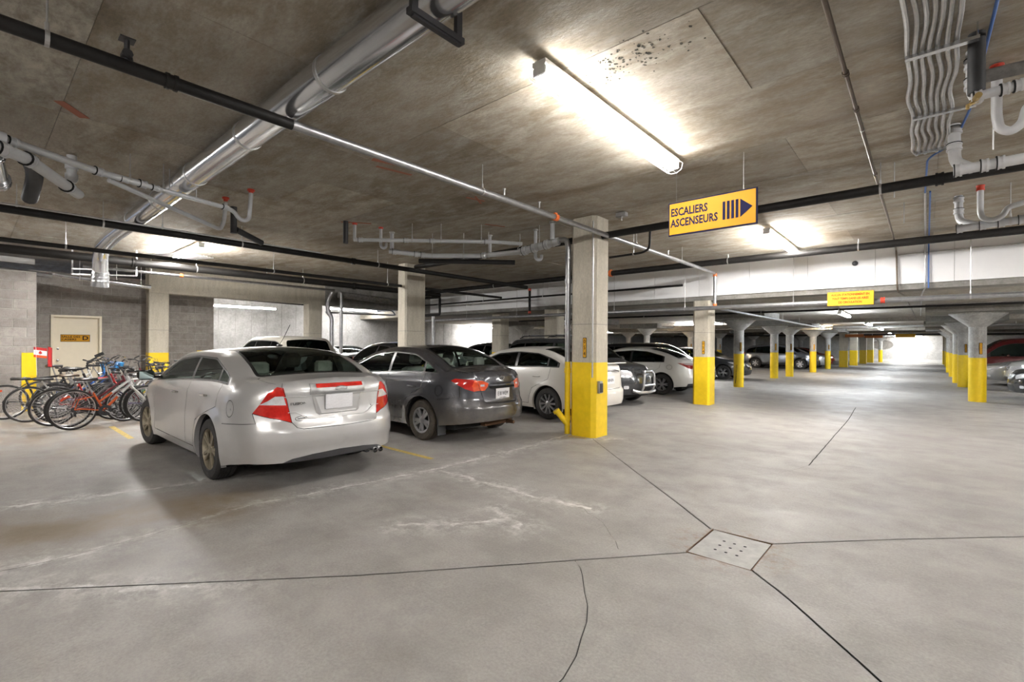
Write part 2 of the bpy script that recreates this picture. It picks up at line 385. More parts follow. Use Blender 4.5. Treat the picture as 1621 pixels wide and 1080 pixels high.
# drain cover: square plate with nine holes, sunk in a frame
dc = empty('drain_cover', (-1.09, 3.73, 0), R(-.5), 'square grey floor drain plate with nine small holes', 'drain')
W_, H_ = .420, .550
holes = []
for i in range(3):
    for j in range(3):
        cx_, cy_ = (i-1)*.075-.0, (j-1)*.10-.0
        holes.append([(cx_+.012*math.cos(t), cy_+.012*math.sin(t)) for t in [k*math.pi/4 for k in range(8)]])
pv, pf = cdt([], [[(-W_/2, -H_/2), (W_/2, -H_/2), (W_/2, H_/2), (-W_/2, H_/2)]]+holes)
pc = np.array([pv[list(f)].mean(0) for f in pf]); hc = np.zeros(len(pf), bool)
for h_ in holes: hc |= pip(pc, h_)
plain('drain_plate', (.36, .355, .34), .6, .1, var=.2, scale=9, bump=.15)
mk('cover_plate', pv, [f for f, c in zip(pf, hc) if not c], M['drain_plate'], dc, z=-.003)
mk('drain_pit', pv, pf, M['gap'], dc, z=-.05)
fr = MB()
plain('rust', (.13, .065, .03), .8, var=.3)
for x0, x1, y0, y1 in ((-.222, -.217, -.288, .288), (.217, .222, -.288, .288), (-.222, .222, -.288, -.283), (-.222, .222, .283, .288)): fr.b2((x0, y0, -.03), (x1, y1, .001))
fr.build('frame', M['rust'], dc)
# parking bay lines, worn
plain('line_yellow', (.52, .38, .10), .7, var=.35, scale=18)
for x0, x1, y in ((-6.2, -4.85, 3.98), (-10.9, -9.3, 1.66), (-4.45, -4.1, 6.52)):
    mk('floor_line', [(x0, y-.04), (x1, y-.04), (x1, y+.04), (x0, y+.04)], [(0, 1, 2, 3)], M['line_yellow'], floor, z=.002)
# ================================================================ ceilings
ZC = 3.6; ZL = 2.70; YB = 12.35
ceil = MB().b2((FX0, FY0, ZC+.03), (FX1, YB+.3, ZC+.3)).build('ceiling', M['grey_concrete'], kind='structure')
ROWY = [.53-1.22*k for k in range(8, 0, -1)]+[.53+1.22*k for k in range(0, 11)]
def panel_mesh(wx, wy):
    return MB().b2((.004, .004, 0), (wx-.004, wy-.004, .05), bev=.003)
pm, pmp, cache = None, None, {}
for r_, y0 in enumerate(ROWY):
    y1 = y0+1.22
    if y0 > YB: break
    off = -2.35 if (r_ % 2 and r_ > 7) else -3.52
    x = off-2.44*10
    while x < FX1:
        a, b_ = max(x, FX0), min(x+2.44, FX1); yy1 = min(y1, YB)
        near = -8 < (a+b_)/2 < 2.5 and -1.5 < y0 < 12.4
        far = (a+b_)/2 <= -8 and y0 > -1
        if b_-a > .1 and (near or far):
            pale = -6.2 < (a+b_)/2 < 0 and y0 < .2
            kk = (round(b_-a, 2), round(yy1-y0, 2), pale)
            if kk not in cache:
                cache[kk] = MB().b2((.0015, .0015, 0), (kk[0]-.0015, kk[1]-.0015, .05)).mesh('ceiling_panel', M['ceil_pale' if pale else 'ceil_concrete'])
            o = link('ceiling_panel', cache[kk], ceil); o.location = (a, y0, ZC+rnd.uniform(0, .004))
        elif b_-a > .1:
            MB_rest = globals().setdefault('rest', MB()); MB_rest.b2((a+.0035, y0+.0035, ZC), (b_-.0035, yy1-.0035, ZC+.05))
        x += 2.44
rest.build('ceiling_panel', M['ceil_concrete'], ceil)['kind'] = 'stuff'
# lettering sprayed on the ceiling in red by the builders
def text_mesh(s, size, mat, ext=.001, align='CENTER', sx=1, name='lettering', shear=0, bold=0):
    c = bpy.data.curves.new(name, 'FONT'); c.body = s; c.size = size; c.align_x = align; c.align_y = 'CENTER'; c.extrude = ext; c.resolution_u = 2; c.shear = shear; c.offset = bold
    t = bpy.data.objects.new(name, c); col.objects.link(t); dg = bpy.context.evaluated_depsgraph_get()
    me = bpy.data.meshes.new_from_object(t.evaluated_get(dg)); bpy.data.objects.remove(t)
    for v in me.vertices: v.co.x *= sx
    me.materials.clear(); me.materials.append(mat); me.name = name; return me
def put_text(s, size, mat, parent, loc, xdir, ydir, **k):
    """lettering whose reading direction is xdir and whose up is ydir"""
    o = link('lettering', text_mesh(s, size, mat, **k), parent); x = Vector(xdir).normalized(); y = Vector(ydir).normalized(); z = x.cross(y)
    m = Matrix((x, y, z)).transposed().to_4x4(); m.translation = Vector(loc); o.matrix_local = m; return o
plain('spray_red', (.36, .13, .08), .85)
gm = empty('spray_marks', (-4.2, 3.9, ZC), 0, 'faded red builder markings sprayed on the concrete ceiling', 'markings')
mbm = MB()
for a, b_, wd in (((-.55, -.9), (-.35, -.25), .05), ((-.7, -.75), (-.62, -.3), .03), ((-.3, .55), (-.45, .6), .02), ((-.45, .6), (-.47, .75), .02), ((-.47, .75), (-.33, .80), .02),
                  ((-.75, .75), (-.68, 1.05), .03), ((-.62, .8), (-.8, 1.1), .02), ((-.42, 1.0), (-.36, 1.15), .02), ((-.36, 1.15), (-.46, 1.2), .02), ((-.46, 1.2), (-.47, 1.32), .02), ((-1.6, 2.0), (-1.45, 2.35), .03), ((-3.4, .3), (-3.1, .7), .04), ((-1.5, -3.4), (-1.75, -3.2), .05)):
    mbm.bar((a[0], a[1], -.001), (b_[0], b_[1], -.001), wd*1.7, .002)
mbm.build('paint_stroke', M['spray_red'], gm)['kind'] = 'stuff'
# mould specks
plain('speck', (.055, .05, .035), .9)
spk = MB()
for k in range(170):
    q = rnd.gauss(0, .16); a_, b_ = -1.62+rnd.gauss(0, .22), 3.18+rnd.gauss(0, .09)+q*.3; s_ = abs(rnd.gauss(.004, .004))+.002
    spk.prism([(s_*math.cos(t)*rnd.uniform(.6, 1.4), s_*math.sin(t)*rnd.uniform(.6, 1.4)) for t in [k2*math.pi/3 for k2 in range(6)]], .001, (a_, b_, ZC-.001), (1, 0, 0), (0, 1, 0))
spk.build('mould_specks', M['speck'], label='cluster of dark mould specks on the pale ceiling above the hanging sign', cat='stain', kind='stuff')
# low slab beyond the down-stand beam
concrete('low_ceil', (.44, .40, .34), (.55, .51, .45), (.34, .31, .265), stretch=(1.5, .6, 1), scale=.7, fine=18)
ceil2 = MB().b2((FX0, YB+.3, ZL), (FX1, FY1, ZL+.3)).build('ceiling', M['low_ceil'], kind='structure')
# ================================================================ beams
trim = MB().b2((-16.3, YB, 2.66), (FX1, YB+.5, ZC+.02)).build('trim_1', M['grey_concrete'], kind='structure')
tp = MB().b2((-16.3, YB-.03, 2.77), (FX1, YB-.002, ZC))
xx = -16.3; pans = []
x = -15.2
while x < 6: 
    o = MB().b2((x+.002, YB-.034, 2.772), (x+1.196, YB-.004, ZC-.004)).build('beam_panel', M['panel_white'], trim); x += 1.2
# beams of the left bay: along Y at X=-16 and the cross beam from column C to the white beam
MB().b2((-16.3, 3.2, 2.86), (-15.9, 8.2, ZC)).build('trim_2', M['col_concrete'], kind='structure')
MB().b2((-16.3, 8.2, 2.86), (-15.9, YB, ZC)).build('trim_3', M['grey_concrete'], kind='structure')
# ================================================================ walls
def block_wall(name, axis, fixed, a0, a1, z1, face, holes_=(), dx=.4, dz=.2, thick=.2, shift=0):
    """concrete-block wall whose blocks are separate pieces proud of recessed mortar; axis = direction it runs"""
    bk = MB()
    def put(mb, a, b_, z0, zz, f0, f1):
        if axis == 'Y': mb.b2((min(f0, f1), a, z0), (max(f0, f1), b_, zz))
        else: mb.b2((a, min(f0, f1), z0), (b_, max(f0, f1), zz))
    segs_ = [(a0, a1, 0, z1)]
    for (ha, hb, hz) in holes_: segs_ = [(a0, ha, 0, z1), (hb, a1, 0, z1), (ha, hb, hz, z1)]
    for s in segs_:
        if s[1]-s[0] > .02: put(bk, s[0], s[1], s[2], s[3], fixed-face*thick, fixed-face*.006)
    wall = bk.build(name, M['mortar'], kind='structure')
    cch = {}; row = 0; z = 0
    while z < z1-.03:
        x = a0-(dx/2 if row % 2 else 0)+shift
        while x < a1:
            p, q = max(x, a0), min(x+dx, a1); zt = min(z+dz, z1)
            for (ha, hb, hz) in holes_:
                if z < hz-.05:
                    if p >= ha-.02 and q <= hb+.02: p = q
                    elif p < ha < q: q = ha
                    elif p < hb < q: p = hb
            if q-p > .04:
                kk = (round(q-p, 2), round(zt-z, 2))
                if kk not in cch:
                    mb = MB(); g = .005
                    if axis == 'Y': mb.b2((-.02, g, g), (.006, kk[0]-g, kk[1]-g), bev=.002)
                    else: mb.b2((g, -.02, g), (kk[0]-g, .006, kk[1]-g), bev=.002)
                    cch[kk] = mb.mesh('block', M['block'])
                o = link('block', cch[kk], wall)
                off = -.006+rnd.uniform(-.001, .001) if face > 0 else -.006
                o.location = (fixed-face*.006 if axis == 'Y' else p, p if axis == 'Y' else fixed-face*.006, z)
                if face < 0: o.scale = (-1, 1, 1) if axis == 'Y' else (1, -1, 1)
            x += dx
        z += dz; row += 1
    return wall
wl = block_wall('wall_left', 'Y', -14.6, -2.0, .95, 3.02, 1)
MB().b2((-16.9, .90, 0), (-14.63, .944, 3.02)).build('wall_return', M['block'], wl)
wd_ = block_wall('wall_back', 'Y', -16.9, .96, 5.05, 3.3, 1, holes_=[(1.36, 2.36, 2.2)])
ww = MB().b2((-21.3, 3.0, 0), (-21.0, 30, 3.6)).build('wall_far', M['wall_white'], kind='structure')
seam = MB()
for y_ in np.arange(4.6, 30, .61): seam.b2((-20.998, y_, .1), (-20.99, y_+.012, 3.4))
seam.build('formwork_ridge', M['pale_concrete'], ww)['kind'] = 'stuff'
MB().b2((-21.0, 4.85, 0), (-16.9, 5.05, 3.4)).build('wall_side', M['block'], kind='structure')
for (x0, x1, y0, y1, nm) in ((-14.75, -14.59, .73, .957, 0), (-17.0, -16.885, 4.60, 5.06, 0)):
    MB().b2((x0, y0, 0), (x1, y1, 1.26)).build('yellow_band', M['yellow'], wl if nm == 0 and x0 > -15 else wd_)
# far end wall, right side wall
concrete('end_white', (.70, .70, .69), (.80, .80, .79), (.55, .55, .54), scale=.7, fine=12, bump=.05)
fe = MB().b2((-26, 62.1, 0), (14, 62.4, 2.8)).build('wall_end', M['end_white'], kind='structure')
MB().b2((-26, 62.0, 0), (14, 62.1, .28)).build('kerb', M['white_paint'], fe)
ov = MB()
ov.lathe([(0, 0), (.9, 0), (.9, .004)], (-3.4, 62.095, 1.75), (0, -1, 0), 24)
o = ov.build('patch', M['grey_concrete'], fe); o.scale = (1, 1, .55); o.location = (0, 0, .79)
MB().b2((13.8, FY0, 0), (14.0, FY1, 3.6)).build('wall_right', M['grey_concrete'], kind='structure')
MB().b2((FX0, FY0-.2, 0), (FX1, FY0, 3.6)).build('wall_front', M['grey_concrete'], kind='structure')
MB().b2((-26.2, 30, 0), (-26.0, FY1, 2.8)).build('wall_outer', M['wall_white'], kind='structure')
MB().b2((-26.0, 29.9, 0), (-21.0, 30.1, 3.6)).build('wall_step', M['wall_white'], kind='structure')
# ================================================================ door
d1 = empty('door_1', (-16.9, 1.86, 0), kind='structure', label='cream steel door in the block wall behind the bicycles', cat='door')
f = MB(); f.b2((-.02, -.50, 0), (.03, -.45, 2.2)); f.b2((-.02, .45, 0), (.03, .50, 2.2)); f.b2((-.02, -.45, 2.15), (.03, .45, 2.2))
f.b2((-.12, -.45, 0), (-.02, -.435, 2.15)); f.b2((-.12, .435, 0), (-.02, .45, 2.15)); f.b2((-.12, -.45, 2.135), (-.02, .45, 2.15))
f.build('door_frame', M['door_cream'], d1)
leaf = MB().b2((-.12, -.435, .01), (-.075, .435, 2.135)).build('door_leaf', M['door_cream'], d1)
k = MB(); k.lathe([(0, .05), (.022, .048), (.026, .03), (.012, .02), (.012, 0)], (-.075, -.36, 1.02), (1, 0, 0), 14); k.build('knob', M['chrome'], leaf, True)
k = MB(); k.lathe([(0, .02), (.024, .018), (.026, 0)], (-.075, -.36, 1.32), (1, 0, 0), 14); k.build('deadbolt', M['chrome'], leaf, True)
sg = empty('door_sign', (-16.97, 1.84, 1.60), 0, 'orange plate reading SALLE DES CASIERS D on the cream door', 'sign')
MB().b2((-.004, -.29, -.095), (.0, .29, .095)).build('border', M['ink'], sg)
MB().b2((-.002, -.28, -.085), (.003, .28, .085)).build('plate', M['sign_yellow'], sg)
for s_, y_, z_, sz, bb in (('SALLE DES', -.27, .035, .072, .001), ('CASIERS', -.27, -.037, .072, .001)):
    put_text(s_, sz, M['ink'], sg, (.004, y_, z_), (0, 1, 0), (0, 0, 1), align='LEFT', sx=1.1, bold=.0015)
put_text('D', .15, M['ink'], sg, (.004, .195, 0), (0, 1, 0), (0, 0, 1), sx=1.15, bold=.004)
# ================================================================ columns
def sq_column(name_label, x0, x1, y0, y1, z1, cham=.06, mat='col_concrete', band=1.22, tagtxt=None, tagx=None, grp=None, cat='column'):
    t = empty('column', ((x0+x1)/2, (y0+y1)/2, 0), 0, name_label, cat, grp)
    def oct_(z0, zz, e=0):
        hx, hy = (x1-x0)/2+e, (y1-y0)/2+e; c = cham
        p = [(-hx+c, -hy), (hx-c, -hy), (hx, -hy+c), (hx, hy-c), (hx-c, hy), (-hx+c, hy), (-hx, hy-c), (-hx, -hy+c)]
        return MB().prism(p, zz-z0, (0, 0, z0), (1, 0, 0), (0, 1, 0))
    zj = band+.62
    oct_(band, z1).build('shaft', M[mat], t)
    oct_(zj, zj+.008, .0012).build('pour_joint', M['grey_concrete'], t)
    oct_(0, band, .0015).build('yellow_base', M['yellow'], t)
    if tagtxt is not None:
        hy = (y1-y0)/2
        g = MB(); rp = [(-.035, -.155), (-.025, -.165), (.025, -.165), (.035, -.155), (.035, .155), (.025, .165), (-.025, .165), (-.035, .155)]
        bx = tagx-(x0+x1)/2
        b_ = MB().prism(rp, .006, (bx, -hy-.001, band+.24), (1, 0, 0), (0, 0, 1)).build('number_plate', M['ink'], t, label='black rimmed yellow number plate')
        MB().prism([(p*.8, q*.94) for p, q in rp], .003, (bx, -hy-.007, band+.24), (1, 0, 0), (0, 0, 1)).build('plate_face', M['sign_yellow2'], b_)
        for i, ch in enumerate(tagtxt):
            put_text(ch, .085, M['ink'], b_, (bx, -hy-.0115, band+.24+.1-i*.1), (1, 0, 0), (0, 0, 1))
    return t
c1 = sq_column('near chamfered concrete column with yellow base, pipe and outlet box on it', -4.49, -4.01, 6.60, 7.08, ZC, .065, tagtxt='054', tagx=-4.19)
c2 = sq_column('square concrete column with yellow base under the white beam', -4.55, -4.12, 12.30, 12.74, 2.66, .05, tagtxt='054', tagx=-4.27)
sq_column('tall concrete column behind the dark grey sedan', -10.52, -10.15, 7.42, 8.08, ZC, .04)
ca = sq_column('concrete column with yellow base standing behind the bicycles', -16.25, -15.92, 3.2, 3.66, ZC, .02)
sq_column('concrete column at the end of the short concrete beam, left of the steel stack pipes', -16.3, -15.9, 7.62, 8.1, 2.86, .02)
sq_column('distant concrete column under the left end of the white beam', -12.3, -11.85, 12.9, 13.4, 2.7, .03)
sq_column('concrete column half hidden behind the near column', -9.45, -8.9, 12.40, 12.8, 2.66, .03)
def round_column(x, y, label, r=.17, big=1.0, zt=2.47, group='round columns along the driving lane', wide=.55, tagtxt='05'):
    t = empty('column', (x, y, 0), 0, label, 'column', group)
    prof = [(r, 1.22), (r, 2.08), (wide, zt-.03), (wide, zt)]
    MB().lathe(prof, n=28).build('shaft', M['pale_concrete'], t, True)
    MB().lathe([(r+.002, 0), (r+.002, 1.22), (r, 1.222)], n=28).build('yellow_base', M['yellow'], t, True)
    MB().b2((-1.1, -1.1, zt), (1.1, 1.1, ZL)).build('drop_panel', M['grey_concrete'], t)
    a = math.atan2(-y, -x)+.35; c = Vector((math.cos(a), math.sin(a), 0)); u = Vector((-math.sin(a), math.cos(a), 0))
    if y < 45:
        nm = MB().prism([(-.035, -.16), (.035, -.16), (.035, .16), (-.035, .16)], .008, c*(r+.006)+Vector((0, 0, 1.48)), u, (0, 0, 1)).build('number_plate', M['ink'], t)
        MB().prism([(-.028, -.15), (.028, -.15), (.028, .15), (-.028, .15)], .003, c*(r+.011)+Vector((0, 0, 1.48)), u, (0, 0, 1)).build('plate_face', M['sign_yellow2'], nm)
    return t
LC = [(-5.20, 18.66, 'nearest of the left-hand round columns, yellow base scuffed black'), (-5.42, 25.1, 'second round column on the left of the lane, in front of the blue-grey SUV tail'),
      (-5.14, 27.0, 'third round column on the left of the lane, before the blue-grey SUV door'), (-5.02, 32.7, 'fourth round column on the left of the lane, by the blue-grey SUV nose'), (-5.03, 38.4, 'fifth and most distant round column on the left of the lane')]
for x, y, l in LC:
    t = round_column(x, y, l)
    if y < 20:
        s_ = MB()
        for k in range(9): s_.box((.172*math.cos(-1.9+.03*k), .172*math.sin(-1.9+.03*k), .18+.075*k+rnd.uniform(-.02, .02)), (.02, .006, .05+rnd.uniform(0, .05)), Matrix.Rotation(-1.9+math.pi/2, 3, 'Z'))
        s_.build('scuff', M['rubber'], t, label='black scuff marks')
RC = [(1.08, 18.5, 'large round column at the right of the lane with flared capital', .185, .60), (1.08, 24.95, 'second round column on the right of the lane', .17, .55), (1.02, 27.6, 'third round column on the right of the lane', .17, .55),
      (1.06, 33.4, 'fourth round column on the right of the lane', .17, .55), (1.08, 38.8, 'fifth round column on the right of the lane', .17, .55)]
for x, y, l, r_, wdd in RC: round_column(x, y, l, r_, wide=wdd)
for i, (x, y) in enumerate(((-4.35, 42.4), (-4.2, 47.2), (-4.05, 53.0), (-3.85, 57.5))):
    sq_column(('first', 'second', 'third', 'last')[i]+' far square column on the left with full yellow base', x-.5, x+.0, y, y+.6, ZL, .01, grp='square columns at the far end of the lane', tagtxt=None)
for i, (x, y) in enumerate(((1.35, 44.5), (1.35, 50.5), (1.35, 56.5))):
    sq_column(('nearest', 'middle', 'last')[i]+' of the far right square columns near the end wall', x-.25, x+.25, y, y+.5, ZL, .01, grp='far right columns')
round_column(-3.45, 60.2, 'small round column against the bright end wall at left', group='far left columns')
for i, (x, y) in enumerate(((-16.0, 19.3), (-11.9, 25.2), (-12.0, 19.0), (-11.8, 31.5), (-16.6, 26), (-16.8, 32.5), (-12, 38), (-16.5, 45), (-11.5, 45.5), (-9.0, 52))):
    round_column(x, y, 'dim round column with flared capital deep among the parked cars', group='round columns deep in the garage')
for (x, y) in ((7.2, 18.6), (7.2, 24.95), (7.2, 33)): round_column(x, y, 'round column at the far right behind parked cars', group='round columns on the right side')
# beams crossing under the low slab between the column rows
for y_ in (25.0, 38.4, 45.0, 51.0, 57.0):
    MB().b2((-26, y_-.3, 2.56), (13.8, y_+.3, ZL)).build('trim_4', M['low_ceil'], kind='structure')
# ================================================================ fluorescent fixtures
mt, nt_, b_ = node_mat('tube_glow'); b_.inputs['Base Color'].default_value = (.9, .9, .9, 1)
b_.inputs['Emission Color'].default_value = (1.0, .975, .945, 1); b_.inputs['Emission Strength'].default_value = TUBE_W
M['tube_glow'] = mt
for nm_, k_ in (('tube_near', .42), ('tube_left', 2.6), ('tube_dim', .5), ('tube_beam', 1.5), ('tube_end', 1.35)):
    mt, nt_, b_ = node_mat(nm_); b_.inputs['Base Color'].default_value = (.9, .9, .9, 1); b_.inputs['Emission Color'].default_value = (1, .975, .945, 1)
    b_.inputs['Emission Strength'].default_value = TUBE_W*k_; M[nm_] = mt
mt, nt_, b_ = node_mat('tube_cool'); b_.inputs['Base Color'].default_value = (.9, .9, .9, 1)
b_.inputs['Emission Color'].default_value = (.86, .93, 1.0, 1); b_.inputs['Emission Strength'].default_value = TUBE_W*1.05
M['tube_cool'] = mt
mt, nt_, b_ = node_mat('tube_warm'); b_.inputs['Base Color'].default_value = (.9, .9, .9, 1)
b_.inputs['Emission Color'].default_value = (1.0, .78, .52, 1); b_.inputs['Emission Strength'].default_value = TUBE_W*.8
M['tube_warm'] = mt
def make_light(length, guard, glow='tube_glow'):
    t = empty('fluorescent_light', (0, 0, 0), 0); h = length/2
    b = MB(); b.prism([(-.06, 0), (.06, 0), (.06, -.035), (.025, -.06), (-.025, -.06), (-.06, -.035)], length, (0, h, 0), (1, 0, 0), (0, 0, 1))
    b.build('housing', M['fixture_white'], t)
    for s in (-1, 1):
        c = MB()
        c.box((0, s*(h-.012), -.075), (.115, .02, .06), bev=.004)
        c.build('lamp_holder', M['fixture_white'], t)
        MB().cyl((s*.045, -h+.025, -.085), (s*.045, h-.025, -.085), .017, n=8, cap=False).build('tube', M[glow], t, True)
    if guard:
        g = MB()
        for x, z in ((-.10, -.05), (-.085, -.115), (-.03, -.145), (.03, -.145), (.085, -.115), (.10, -.05)): g.tube([(x, -h, z), (x, h, z)], .0025, 4)
        n = int(length/.10)
        for i in range(n+1):
            y = -h+length*i/n; g.tube([(-.06, y, -.02), (-.10, y, -.05), (-.085, y, -.115), (-.03, y, -.145), (.03, y, -.145), (.085, y, -.115), (.10, y, -.05), (.06, y, -.02)], .0018, 3)
        g.build('wire_guard', M['fixture_white'], t)
    return t
def place_light(proto, x, y, z, rz, label, group=None, first=False):
    o = proto if first else copy_tree(proto); o.location = (x, y, z); o.rotation_euler = (0, 0, rz)
    tag(o, label, 'light', group)
    if group is None and 'group' in o: del o['group']
    return o
Lg = make_light(2.44, True, 'tube_near'); place_light(Lg, -2.12, 3.92, ZC-.04, 0, 'big bright fluorescent light in a wire guard, overhead beside the hanging sign', first=True)
Ls = make_light(2.4, False)
place_light(make_light(2.4, False, 'tube_beam'), -2.10, 10.3, ZC-.04, 0, 'fluorescent light on the ceiling just before the white beam', first=True)
Ls.location = (-20.2, 20.6, 2.60); tag(Ls, 'warm lit fluorescent light above the distant blue sedan', 'light')
Ll = make_light(2.4, False, 'tube_left'); place_light(Ll, -12.4, 3.12, ZC-.04, R(90), 'bare fluorescent light on the high ceiling at left above the bicycles', first=True)
place_light(make_light(2.4, False, 'tube_end'), -1.5, 60.3, ZL-.04, R(90), 'added fluorescent light brightening the end wall', first=True)  # lamp added to brighten the far end wall
Ld = make_light(2.4, False, 'tube_dim'); place_light(Ld, -19.0, 6.6, 2.90, 0, 'horizontal fluorescent light hung below the concrete beam, against the white wall', first=True)
place_light(Ld, -19.5, 11.4, 3.1, 0, 'fluorescent light seen between the two left concrete columns')
for k, (x, y, g) in enumerate(((-2.1, 19.6, 'nearest'), (-2.1, 28.6, 'second'), (-2.05, 36.0, 'third'), (-2.1, 46.0, 'fourth'), (-2.1, 57.5, 'last'))):
    if k == 0: Lc = make_light(2.4, False, 'tube_cool')
    place_light(Lc, x, y, ZL-.04 , 0, g+' fluorescent light over the far driving lane', first=(k == 0))
Lw = make_light(1.3, False, 'tube_warm'); place_light(Lw, -12.5, 28.2, ZL-.04, R(90), 'small warm light deep in the garage between round columns', first=True)
place_light(Lw, -4.3, 31.0, ZL-.04, 0, 'small warm light on the low ceiling left of the lane')
place_light(Ls, -18.8, 35.0, ZL-.04, R(90), 'cold starry fluorescent light between the near column and the white car roof')
place_light(Ls, 8.5, 29.0, ZL-.04, R(90), 'fluorescent light above the dark red van')
HID = {(-2.1, -3.2): 'added unseen fluorescent fill light on the ceiling just behind the photographer', (4.4, 3.9): 'added unseen fluorescent fill light right of the conduit bundle, outside the picture', (3.8, -3.0): 'added unseen fluorescent fill light behind the photographer on the right',
 (-8.6, 24.0): 'added fluorescent fill light hidden behind the second square column', (3.9, 14.5): 'added unseen fluorescent fill light over the right-hand bays, outside the picture', (5.5, 23.0): 'added unseen fluorescent fill light above the black car at the right edge',
 (-13.5, -2.2): 'added unseen fluorescent fill light behind the block pier end', (-2.1, -7.0): 'added unseen fluorescent fill light furthest behind the photographer', (4.4, 9.0): 'added unseen fluorescent fill light right of the grey drains, outside the picture'}
# unseen fill fixtures, added behind, beside and out of view to brighten the scene
for x, y, rz in ((-2.1, -3.2, 0), (4.4, 3.9, 0), (3.8, -3.0, 0), (-8.6, 24.0, 90), (3.9, 14.5, 0), (5.5, 23.0, 90), (-13.5, -2.2, 90), (-2.1, -7.0, 0), (4.4, 9.0, 0)):
    z = ZC-.04 if y < YB else ZL-.04
    place_light(Ls, x, y, z, R(rz), HID[(x, y)])
plain('bronze', (.13, .10, .075), .4, .6, var=.2)
# ================================================================ pipes
def hanger_rod(parent, x, y, z0, z1=None, r=.005, name='hanger'):
    z1 = ZC if z1 is None else z1
    m = MB(); m.cyl((x, y, z0), (x, y, z1), r, n=6); return m
def ring(mb, c, ax, r, w=.02, t=.004, n=18):
    mb.lathe([(r, -w/2), (r+t, -w/2), (r+t, w/2), (r, w/2)], c, ax, n, closed=True)
def pipe_run(name, pts, r, mat, label, cat='pipe', coup=(), coup_mat=None, hang=(), rad=.12, group=None, n=12, zc=ZC, bend=True, coupw=.07):
    """a pipe with its couplings and rod hangers; coup / hang are distances along the run"""
    P = arc3(pts, rad) if bend and len(pts) > 2 else [Vector(p) for p in pts]
    o = MB().tube(P, r, n).build(name, M[mat], None, True, label=label, cat=cat, group=group)
    cum = [0]
    for a, b in zip(P[:-1], P[1:]): cum.append(cum[-1]+(b-a).length)
    def at(d):
        for i in range(len(P)-1):
            if cum[i+1] >= d or i == len(P)-2:
                f = (d-cum[i])/max(1e-6, cum[i+1]-cum[i]); return P[i].lerp(P[i+1], f), (P[i+1]-P[i]).normalized()
    for d in coup:
        c, ax = at(d); mb = MB(); mb.lathe([(r, -coupw/2), (r*1.18+.004, -coupw/2), (r*1.18+.004, -coupw*.2), (r*1.1+.002, -coupw*.2), (r*1.1+.002, coupw*.2), (r*1.18+.004, coupw*.2), (r*1.18+.004, coupw/2), (r, coupw/2)], c, ax, 14)
        if coup_mat == 'orange_clamp': mb.box(c+Vector((0, 0, r*1.2)), (.03, .05, .03))
        mb.build('coupling', M[coup_mat or mat], o, True)
        if mat.startswith('pvc') and not coup_mat: MB().lathe([(r*1.01, -coupw/2-.006), (r*1.22+.004, -coupw/2-.006), (r*1.22+.004, -coupw/2+.002), (r, -coupw/2+.002)], c, ax, 14).build('gasket', M['gap'], o, True)
    for d in hang:
        c, ax = at(d); mb = MB(); ring(mb, c, ax, r+.001, .022, .004); mb.cyl(c+Vector((0, 0, r)), (c.x, c.y, zc), .0055, n=6); mb.cyl(c+Vector((0, 0, r)), c+Vector((0, 0, r+.05)), .011, n=6)
        mb.build('hanger', M['zinc'], o)
    return o
# big spiral duct crossing the ceiling
t = empty('ventilation_duct', (-1.2, 1.72, 3.42), 0, 'shiny round sheet-metal duct crossing the ceiling at upper left', 'duct')
def loc(mb, o=(-1.2, 1.72, 3.42)): mb.v = [(a-o[0], b-o[1], c-o[2]) for a, b, c in mb.v]; return mb
for i in range(-3, 7):
    xa = -.15-1.56*i
    loc(MB().lathe([(.128, 0), (.128, 1.56)], (xa, 1.72, 3.46), (-1, 0, 0), 32)).build('duct_section', M['galv'], t, True)
    m = MB()
    if i > -3: ring(m, (xa, 1.72, 3.46), (1, 0, 0), .127, .035, .006, 32); loc(m).build('band', M['zinc'], t, True)
m = MB().tube(arc3([(-11.07, 1.72, 3.46), (-12.3, 1.72, 3.40), (-12.75, 1.75, 3.25), (-12.95, 1.78, 2.95)], .3), .128, 24)
loc(m).build('duct_elbow', M['galv'], t, True)
m = MB().tube([(-12.95, 1.78, 2.98), (-12.97, 1.78, 2.80), (-13.0, 1.78, 2.66)], [.14, .15, .15], 24)
for z_ in (2.92, 2.84, 2.76): ring(m, (-12.96, 1.78, z_), (0, 0, 1), .146, .03, .008, 24)
loc(m).build('flexible_collar', M['galv'], t, True)
for xh in (-2.08, -6.9):
    m = MB()
    if xh > -5:
        for dy in (-.16, .16): m.bar((xh, 1.72+dy, 3.27), (xh, 1.72+dy, ZC), .04, .03, up=(1, 0, 0))
        m.bar((xh, 1.53, 3.285), (xh, 1.91, 3.285), .05, .035); m.bar((xh, 1.55, 3.262), (xh, 1.89, 3.262), .03, .012)
    else:
        for dy in (-.14, .14): m.cyl((xh, 1.72+dy, 3.3), (xh, 1.72+dy, ZC), .006, n=6)
        m.bar((xh, 1.54, 3.3), (xh, 1.90, 3.3), .03, .02)
    loc(m).build('bracket', M['dark_metal' if xh > -5 else 'zinc'], t)
